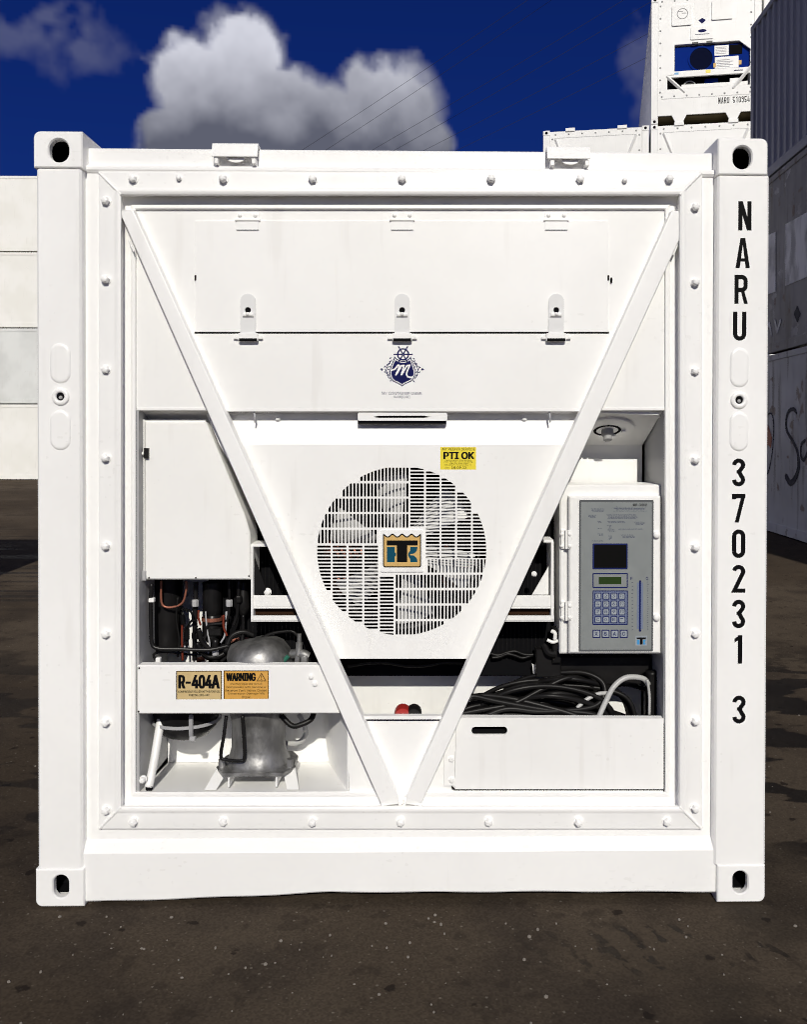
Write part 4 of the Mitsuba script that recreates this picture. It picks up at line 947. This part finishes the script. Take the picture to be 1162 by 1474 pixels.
# cables lying in the tray
PC = thing('power_cable', 'black power cable coiled in loops behind the white tray cover', 'cable')
rg = np.random.default_rng(3)
loops = []
for i in range(26):
    x0, x1 = rg.uniform(648, 700), rg.uniform(800, 900); top = rg.uniform(970, 1024); d0 = rg.uniform(.13, .3)
    loops.append([(x0 - 10, 1040, d0), (x0 + 8, 1020 + rg.uniform(-6, 6), d0), ((x0 * 2 + x1) / 3, top + rg.uniform(4, 14), d0 + rg.uniform(-.04, .04)), ((x0 + x1 * 2) / 3, top, d0 + rg.uniform(-.04, .04)), (x1, top + rg.uniform(14, 28), d0 + rg.uniform(-.03, .03)), (x1 + 22, 1048, d0)])
loops += [[(678, 1003, .12), (700, 1001, .13), (740, 1006, .14), (790, 1018, .13), (830, 1030, .12), (860, 1045, .12)], [(640, 1031, .12), (690, 1022, .12), (740, 1012, .13), (780, 992, .15), (820, 975, .17), (850, 984, .2), (866, 1010, .22)],
          [(700, 1030, .14), (720, 1000, .16), (760, 985, .2), (800, 990, .24), (850, 1020, .25), (880, 1045, .25)], [(845, 1000, .2), (880, 995, .22), (905, 1012, .22), (918, 1040, .22)],
          [(676, 1008, .11), (682, 1002, .115), (720, 1010, .12), (790, 1022, .125), (850, 1027, .13), (880, 1040, .13)], [(690, 1034, .11), (730, 1020, .115), (780, 1024, .12), (850, 1018, .14), (870, 1000, .16), (866, 980, .18), (840, 968, .2), (800, 968, .22)],
          [(870, 990, .3), (900, 985, .3), (930, 992, .3)], [(655, 1030, .16), (720, 1028, .14), (800, 1030, .13), (870, 1033, .13)]]
for l in loops:
    put('loop', tube([at(x, y, d) for x, y, d in l], rg.uniform(.0075, .0105), 9), 'black_rubber', PC, True)
GH = thing('drain_hose', 'grey plastic hose arching over the black cable beside the control box', 'hose')
put('bend', tube([at(862, 1032, .12), at(872, 1010, .13), at(884, 988, .14), at(902, 975, .15), at(925, 976, .16), at(934, 985, .17)], .0095, 12), 'grey_hose', GH, True)
put('bend', tube([at(822, 1030, .13), at(840, 1010, .14), at(860, 999, .15), at(878, 997, .16)], .0072, 10), 'grey_hose', GH, True)
put('stem', tube([at(932, 978, .15), at(935, 1000, .15), at(935, 1028, .15)], .005, 8), 'grey_hose', GH, True)
RPG = thing('power_plug', 'red plug with black cap resting behind the lip between the struts', 'plug')
put('plug_body', cat([lathe([(0, -.03), (.026, -.028), (.03, -.015), (.03, .02), (0, .02)], at(580, 1027, .13), 18, 'y')]), 'red_plastic', RPG, 35)
put('plug_cap', cat([lathe([(0, -.03), (.022, -.028), (.027, -.015), (.027, .02), (0, .02)], at(596, 1026, .13), 18, 'y')]), 'black_rubber', RPG, 35)
put('plug_lead', tube([at(600, 1030, .13), at(620, 1031, .12), at(645, 1030, .12)], .007, 8), 'black_rubber', RPG, True)

# ------------------------------------------------------------------ far containers
def far_container(name, label, cat_, group, corner, yaw, L, W, H, m, base=True):
    """A container; local x across its end, y along its length, z up; the corner is its lower left front one. Returns key and placement."""
    k = thing(name, label, cat_, group)
    t = T().translate(np.asarray(corner, float).tolist()).rotate([0, 0, 1], math.degrees(-yaw))
    return k, t


def fput(nm, mesh, m, par, t, smooth=False, label=None, kind=None):
    key = put(nm, mesh, m, par, smooth, label, kind); scene[key]['to_world'] = t; return key


CACHE = {}


def far_shell(k, t, L, W, H, m, castm=None):
    castm = castm or m
    fp = lambda nm, key, make, mm, sm=False: scene.__setitem__(uniq(f'{k}__{nm}', scene), {**CACHE.setdefault((key, L, W, H, mm), mikit.ply(make(), mm, smooth=sm)), 'to_world': t})
    for i, x in enumerate((0, W - .162)):
        for j, y in enumerate((0, L - .178)):
            for q, z in enumerate((0, H - .118)):
                fp('corner_casting', ('cc', i, j, q), lambda: bx(x, x + .162, y, y + .178, z, z + .118, .01), castm)
            fp('corner_post', ('cp', i, j), lambda: bx(x + .005, x + .157, y + .006, y + .16, .118, H - .118, .006), castm)
        fp('top_rail', ('tr', i), lambda: bx(x + (.004 if i == 0 else .102), x + (.06 if i == 0 else .158), .178, L - .178, H - .1, H - .006, .004), m)
        fp('bottom_rail', ('br', i), lambda: bx(x + (.004 if i == 0 else .102), x + (.06 if i == 0 else .158), .178, L - .178, .02, .17, .004), m)
    fp('roof', ('rf',), lambda: bx(.06, W - .06, .06, L - .06, H - .06, H - .02, .004), m)
    fp('floor', ('fl',), lambda: bx(.06, W - .06, .17, L - .17, .2, .26, .004), 'wood_floor')


# stack of four with long sides towards the camera, far left
YAWL = math.radians(90 - 1.2)
Dl = at(0, 640, 26.6)
lm = ['paint_cream', 'paint_grey_white', 'paint_cream', 'paint_cream']
ll = ['cream white long container on the ground, lowest of the far left stack', 'greyer white long container second from the ground in the far left stack', 'cream white long container third from the ground in the far left stack', 'cream white long container on top of the far left stack of four']
H4 = 2.591
xl0 = at(-150, 640, 28.6)[0]
for i in range(4):
    corner = (xl0, 31.1, i * (H4 + .014) + .0)
    k, t = far_container('shipping_container', ll[i], 'container', 'white containers stacked at the far left', corner, math.radians(91.2), 12.19, 2.438, H4, lm[i])
    # its long axis runs to the right, so local x = 0 side faces away; the side x = W faces the camera
    far_shell(k, t, 12.19, 2.438, H4, lm[i])
    for s, x in ((0, .02), (1, 2.438 - .045)):
        for j in range(1):
            w = (12.19 - .36); y0 = .18
            key = fput('side_panel', bx(x, x + .025, y0 + .004, y0 + w - .004, .17, H4 - .1, .003), lm[i], k, t)
    fput('end_wall', bx(.16, 2.28, .03, .06, .1, H4 - .06, .003), lm[i], k, t)
    fput('end_wall', bx(.16, 2.28, 12.13, 12.16, .1, H4 - .06, .003), lm[i], k, t)

# unseen container added left of the frame to cast the yard's shadow band
k, t = far_container('shipping_container', 'unseen white container added left of the frame to cast the shadow band', 'container', None, (-7.1, .3, 0), math.radians(0), 6.06, 2.438, 2.591, 'paint_cream')
far_shell(k, t, 6.06, 2.438, 2.591, 'paint_cream')
for x in (.02, 2.393): fput('side_panel', bx(x, x + .025, .16, 5.9, .17, 2.5, .003), 'paint_cream', k, t)
for y in (.03, 6.0): fput('end_wall', bx(.16, 2.28, y, y + .03, .1, 2.53, .003), 'paint_cream', k, t)

# stack of three in shade at the right, its long side receding
YAWR = .033
HC = 2.896
fr = ray(1077, 640) ; fr = fr / fr[1]
far_c = CAM + fr * 15.96
dirR = np.array([math.sin(YAWR), math.cos(YAWR), 0])
LR = 12.19
c0 = far_c - dirR * LR; c0[2] = 0
rl = ['old grey container with black script writing on its side, lowest of the shaded right stack', 'old grey container with pale repainted squares, middle of the shaded right stack', 'slate grey ribbed container on top of the shaded right stack']
for i in range(3):
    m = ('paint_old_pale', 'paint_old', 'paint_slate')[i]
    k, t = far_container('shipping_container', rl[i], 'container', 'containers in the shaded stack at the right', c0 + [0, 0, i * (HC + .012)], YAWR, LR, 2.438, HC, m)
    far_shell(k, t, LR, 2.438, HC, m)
    # ribbed side wall
    def rib(x, amp, pitch, flip):
        ys_, xs_ = [], []
        y = .16
        while y < LR - .16:
            for dy, o in ((0, 0), (pitch * .3, 0), (pitch * .42, amp), (pitch * .88, amp)):
                ys_.append(min(y + dy, LR - .16)); xs_.append(x + o * flip)
            y += pitch
        v = []; f = []
        for a, b in zip(ys_, xs_): v += [(b, a, .15), (b, a, HC - .09)]
        for q in range(len(ys_) - 1): f += [[2 * q, 2 * q + 2, 2 * q + 3], [2 * q, 2 * q + 3, 2 * q + 1]]
        return trimesh.Trimesh(v, f, process=False)
    SW = fput('side_wall', rib(.016, .034 if i == 2 else .003, .278 if i == 2 else .30, 1), m, k, t)
    fput('side_wall', rib(2.42, .03, .278, -1), m, k, t)
    for y in (.03, LR - .06): fput('end_wall', bx(.16, 2.28, y, y + .03, .1, HC - .06, .003), m, k, t)
    Rm = np.array([[math.cos(YAWR), math.sin(YAWR), 0], [-math.sin(YAWR), math.cos(YAWR), 0], [0, 0, 1]]).T
    nrm = np.array([math.cos(YAWR), -math.sin(YAWR), 0]); org = c0 + nrm * .013

    def side_pt(px, py, i=i):
        d = ray(px, py); p = CAM + d * (((org - CAM) @ nrm) / (d @ nrm)); q = p - c0
        return (q @ dirR, q[2] - i * (HC + .012))

    def side_plate(poly, x=.009, th=.004):
        out = []
        for g in getattr(poly, 'geoms', [poly]):
            mm = trimesh.creation.extrude_polygon(g, th, engine='earcut'); v = mm.vertices
            out.append(trimesh.Trimesh(np.stack([x + v[:, 2], v[:, 0], v[:, 1]], -1), mm.faces, process=False))
        return cat(out)
    if i == 1:
        for pts in ([(1103, 340), (1117, 334), (1117, 420), (1103, 425)], [(1131, 323), (1164, 305), (1164, 398), (1131, 412)]):
            fput('repainted_patch', side_plate(sg.Polygon([side_pt(*q) for q in pts])), 'paint_patch', k, t)
        fput('scuff', side_plate(unary_union([sg.LineString([side_pt(*q) for q in l]).buffer(.03) for l in ([(1104, 474), (1108, 466), (1111, 482)], [(1116, 462), (1119, 478), (1124, 462)])])), 'paint_patch', k, t)
        fput('mark', side_plate(sg.Polygon([side_pt(*q) for q in ((1148, 440), (1153, 452), (1148, 464), (1143, 452))])), 'graffiti_dark', k, t)
    if i == 0:
        S = [(1147, 595), (1143, 589), (1136, 592), (1132, 604), (1133, 620), (1141, 634), (1148, 650), (1150, 672), (1145, 688), (1138, 695), (1132, 686)]
        a = [(1159, 634), (1154, 640), (1153, 655), (1157, 662), (1163, 650), (1163, 636), (1165, 662), (1172, 655)]
        sp = lambda l: [tuple(q) for q in spline(np.array([side_pt(*q) + (0,) for q in l]), 8)[:, :2]]
        fput('graffiti', cat([side_plate(sg.LineString(sp(S)[4:]).buffer(.030)), side_plate(sg.LineString(sp(S)[:24]).buffer(.018)), side_plate(sg.LineString(sp(S)[52:]).buffer(.05)), side_plate(sg.LineString(sp(a)).buffer(.024))]), 'graffiti_dark', k, t)
        fput('graffiti', side_plate(unary_union([sg.LineString(sp([(1101, 600), (1110, 595), (1114, 610), (1112, 650), (1106, 680), (1100, 678)])).buffer(.012)])), 'graffiti_dark', k, t)
        fput('graffiti', side_plate(sg.Polygon([side_pt(*q) for q in ((1101, 618), (1106, 612), (1112, 630), (1110, 645), (1106, 640), (1101, 648))])), 'graffiti_red', k, t)

# reefers at the back right: stacks standing side by side
YAWA = .191
fr = ray(935, 640); fr = fr / (fr @ FWD)
a0 = CAM + fr * 21.1; a0[2] = 0
ex = np.array([math.cos(YAWA), -math.sin(YAWA), 0])


def reefer_end(k, t, W, H, detail, num=None):
    """The machinery end of a far reefer, in local x (across) and z (up), the frame of the end at y = 0.02."""
    lp = lambda poly, y, th: ext(poly, y, th)
    f = lambda x, z: (x * W, z * H)
    R = lambda x0, z0, x1, z1, y, th, c=.003: bx(x0 * W, x1 * W, y, y + th, z0 * H, z1 * H, c)
    m = 'paint_far'
    op = sg.box(.155 * W, .235 * H, .90 * W, .62 * H)
    wall = sg.box(.16, .03, W - .16, H - .03)
    if detail:
        hole = sg.Polygon([f(.15, .27), f(.15, .385), f(.215, .385), f(.215, .62), f(.8, .62), f(.90, .55), f(.90, .27)])
        wall = sg.box(.16, .19, W - .16, H - .03)
        EW = fput('end_wall', lp(wall.difference(hole), .02, .04), m, k, t)
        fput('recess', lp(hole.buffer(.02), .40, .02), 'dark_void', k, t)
        fput('recess_side', cat([R(.13, .25, .15, .62, .06, .34), R(.9, .25, .92, .62, .06, .34), R(.13, .25, .92, .27, .06, .34), R(.13, .62, .92, .64, .06, .34)]), m, k, t)
        BU = fput('blue_housing', R(.22, .415, .90, .61, .10, .2, .01), 'blue_paint', k, t, label='blue cooling unit housing')
        fput('fan_ring', lathe([(.10 * H, -.004), (.10 * H, -.02), (.088 * H, -.02), (.088 * H, -.004)], (.46 * W, .10, .505 * H), 30, 'y'), 'blue_paint', BU, t)
        fput('fan_mouth', lathe([(.088 * H, -.006), (0, -.006)], (.46 * W, .10, .505 * H), 30, 'y'), 'dark_blue_mesh', BU, t)
        fput('control_cover', cat([R(.58, .52, .71, .60, .085, .014), R(.585, .42, .80, .51, .085, .014)]), m, BU, t)
        fput('control_screen', R(.715, .525, .83, .60, .088, .011), 'dark_void', BU, t)
        fput('cover_print', cat([R(.6, .43 + q * .013, .72 + .03 * (q % 2), .434 + q * .013, .083, .003, .0005) for q in range(5)] + [R(.59, .535 + q * .012, .69, .538 + q * .012, .083, .003, .0005) for q in range(5)]), 'ink_faded', BU, t)
        fput('cover_clip', cat([R(.57, .43, .595, .465, .082, .01), R(.80, .44, .825, .475, .082, .01)]), 'badge_gold', BU, t)
        fput('front_bar', R(.145, .365, .905, .412, .035, .06, .004), m, k, t)
        fput('bar_sign', R(.165, .385, .255, .402, .032, .004, .001), 'badge_sky', k, t)
        fput('yellow_sign', R(.50, .383, .545, .408, .032, .004, .001), 'sticker_yellow', k, t)
        fput('bar_lettering', R(.755, .385, .835, .393, .032, .003, .0005), 'ink_faded', k, t)
        fput('lower_bar', R(.28, .275, .88, .305, .05, .05, .004), m, k, t)
        fput('motor', lathe([(.05, -.1), (.05, .1)], (.36 * W, .25, .325 * H), 18, 'x'), 'black_paint', k, t)
        fput('ring_hose', tube([(.36 * W + .13 * math.cos(q), .2, .31 * H + .11 * math.sin(q)) for q in np.linspace(0, 6.28, 14)], .016, 7), 'grey_hose', k, t, True)
        fput('blue_box', R(.5, .33, .62, .36, .2, .1), 'blue_paint', k, t)
        fput('junction_box', R(.72, .265, .80, .335, .06, .1, .006), m, k, t)
        for s, q in (((.145, .375), (.30, .245)), ((.915, .42), (.74, .255))), :
            pass
        for (x0, z0), (x1, z1) in (((.145, .375), (.31, .24)), ((.915, .42), (.745, .25))):
            fput('strut', tube([(x0 * W, .03, z0 * H), (x1 * W, .03, z1 * H)], .04, 4, 0), m, k, t)
        fput('vent_cover', lp(rrect(.19 * W, .765 * H, .37 * W, .925 * H, .03), -.012, .03), m, k, t)
        fput('vent_disc', cat([lathe([(.108, -.002), (.116, -.008), (.124, -.002)], (.285 * W, -.012, .855 * H), 28, 'y'), R(.245, .87, .29, .876, -.016, .004, .001), R(.28, .855, .32, .861, -.016, .004, .001)]), 'gasket', k, t)
        fput('hatch_cover', lp(rrect(.55 * W, .79 * H, .74 * W, .945 * H, .03), -.012, .03), m, k, t)
        fput('small_crest', lp(sg.Point(.465 * W, .797 * H).buffer(.035).union(sg.Polygon([f(.43, .797), f(.465, .815), f(.5, .797), f(.465, .77)])), .018, .002), 'ink_navy', k, t)
        fput('emblem_panel', lp(rrect(.36 * W, .648 * H, .565 * W, .745 * H, .02), -.002, .02), m, k, t)
        fput('oval_emblem', lp(sa.scale(sg.Point(.465 * W, .712 * H).buffer(.1), .95, .35), -.0045, .002), 'ink_navy', k, t)
        fput('emblem_lettering', R(.40, .682, .53, .687, -.0045, .002, .0004), 'ink_faded', k, t)
        fput('clasp', cat([R(.375, .615, .43, .63, .015, .03), R(.505, .615, .56, .632, .015, .03)]), 'black_paint', k, t)
        bz = [(x, z) for x in np.linspace(.10, .90, 8) for z in (.215, .965)] + [(x, z) for x in (.085, .905) for z in np.linspace(.25, .93, 8)]
        fput('frame_line', lp(sg.box(.095 * W, .195 * H, .9 * W, .198 * H), .0175, .003), 'gasket', k, t)
    else:
        EW = fput('end_wall', lp(wall, .02, .04), m, k, t)
        bz = [(x, .965) for x in np.linspace(.12, .88, 7)] + [(x, z) for x in (.09, .91) for z in np.linspace(.2, .93, 7)]
        fput('access_door', R(.2, .70, .8, .88, .012, .01, .002), m, k, t)
        for (x0, z0), (x1, z1) in (((.12, .93), (.47, .2)), ((.88, .93), (.53, .2))):
            fput('strut', tube([(x0 * W, .012, z0 * H), (x1 * W, .012, z1 * H)], .035, 4, 0), m, k, t)
        fput('door_latch', cat([R(x, .69, x + .025, .725, .004, .01, .002) for x in (.27, .49, .71)]), 'gasket', k, t)
        fput('frame_line', lp(sg.box(.11 * W, .935 * H, .89 * W, .938 * H), .017, .004), 'gasket', k, t)
    fput('flange_bolts', cat([bolt_mesh(np.array([x * W, .02, z * H]), .018, .016, True, 2) for x, z in bz]), 'gasket', k, t, kind='stuff')
    fput('casting_hole', cat([lathe([(.034, -.0015), (0, -.0015)], (x, .0, z), 16, 'y') for x in (.081, W - .081) for z in (.059, H - .059)]), 'dark_void', k, t)
    for x in (.26, .75):
        fput('lifting_bracket', R(x - .045, .985, x + .045, 1.012, -.01, .08, .006), m, k, t)


def side_walls(k, t, L, W, H, m):
    for x in (.015, W - .045): fput('side_wall', bx(x, x + .03, .16, L - .16, .17, H - .1, .003), m, k, t)
    fput('rear_wall', bx(.16, W - .16, L - .06, L - .03, .1, H - .06, .003), m, k, t)


names = {('a', 3): 'white refrigerated container with a blue unit, topmost behind the right post', ('a', 2): 'white refrigerated container right below the one with the blue unit', ('a', 1): 'white container second from the ground in the tall far stack', ('a', 0): 'white container on the ground in the tall far stack',
         ('b', 2): 'white refrigerated container on top of the three high far stack, above the header', ('b', 1): 'white container in the middle of the three high far stack', ('b', 0): 'white container on the ground in the three high far stack',
         ('c', 3): 'white container at the top right, just right of the one with the blue unit', ('c', 2): 'white container third from the ground in the far stack behind the shaded one', ('c', 1): 'white container second from the ground in the far stack behind the shaded one', ('c', 0): 'white container on the ground in the far stack behind the shaded one'}
for col, off, n in (('a', 0, 4), ('b', -2.475, 3), ('c', 2.475, 4)):
    for i in range(n):
        pos = a0 + ex * off + [0, 0, i * (HC + .012)]
        k, t = far_container('far_reefer', names[(col, i)], 'container', 'white containers in the far right stacks', pos, YAWA, 12.19, 2.438, HC, 'paint_far')
        far_shell(k, t, 12.19, 2.438, HC, 'paint_far'); side_walls(k, t, 12.19, 2.438, HC, 'paint_far')
        reefer_end(k, t, 2.438, HC, col == 'a' and i == 3)
        if col == 'a' and i == 3:
            Wd = 2.438
            gl = []
            for q, ch in enumerate('NARU 510954'):
                if ch == ' ': continue
                g = sa.affine_transform(glyph(ch), [.050 / .47, 0, 0, .14, .615 * Wd + q * .0635, .135 * HC])
                gl.append(ext(g, .0185, .002))
            fput('lettering', cat(gl), 'ink_black', k, t)
            # ragged underside: shaped sill with two tongues onto the brackets below
            for x in (.26, .75):
                fput('sill_tongue', ext(sg.Polygon([(x * Wd - .17, .195), (x * Wd + .17, .195), (x * Wd + .07, -.0), (x * Wd - .07, -.0)]), .018, .03), 'paint_far', k, t)

# ------------------------------------------------------------------ overhead wires
for i, (p, q) in enumerate((((432, 211), (860, -78)), ((463, 213), (900, -82)), ((524, 216), (1000, -72)), ((556, 216), (1060, -80)), ((598, 216), (1150, -78)), ((640, 218), (1230, -78)))):
    a, b = at(p[0], p[1], 62), at(q[0], q[1], 50)
    d = (b - a); a2 = a - d * .55; b2 = b + d * .6
    tt = np.linspace(0, 1, 30)[:, None]; pts = a2 * (1 - tt) + b2 * tt; pts[:, 2] -= .5 * np.sin(np.pi * tt[:, 0])
    nm = ['topmost and leftmost', 'second from the left', 'third from the left', 'fourth from the left', 'fifth from the left', 'rightmost'][i]
    kx = put('overhead_wire', tube(pts, .012, 5, 0), 'wire_dark')
    labels[kx] = {'label': f'thin dark overhead wire slanting across cloud and sky, {nm} of six', 'category': 'wire', 'group': 'overhead wires slanting across the sky'}
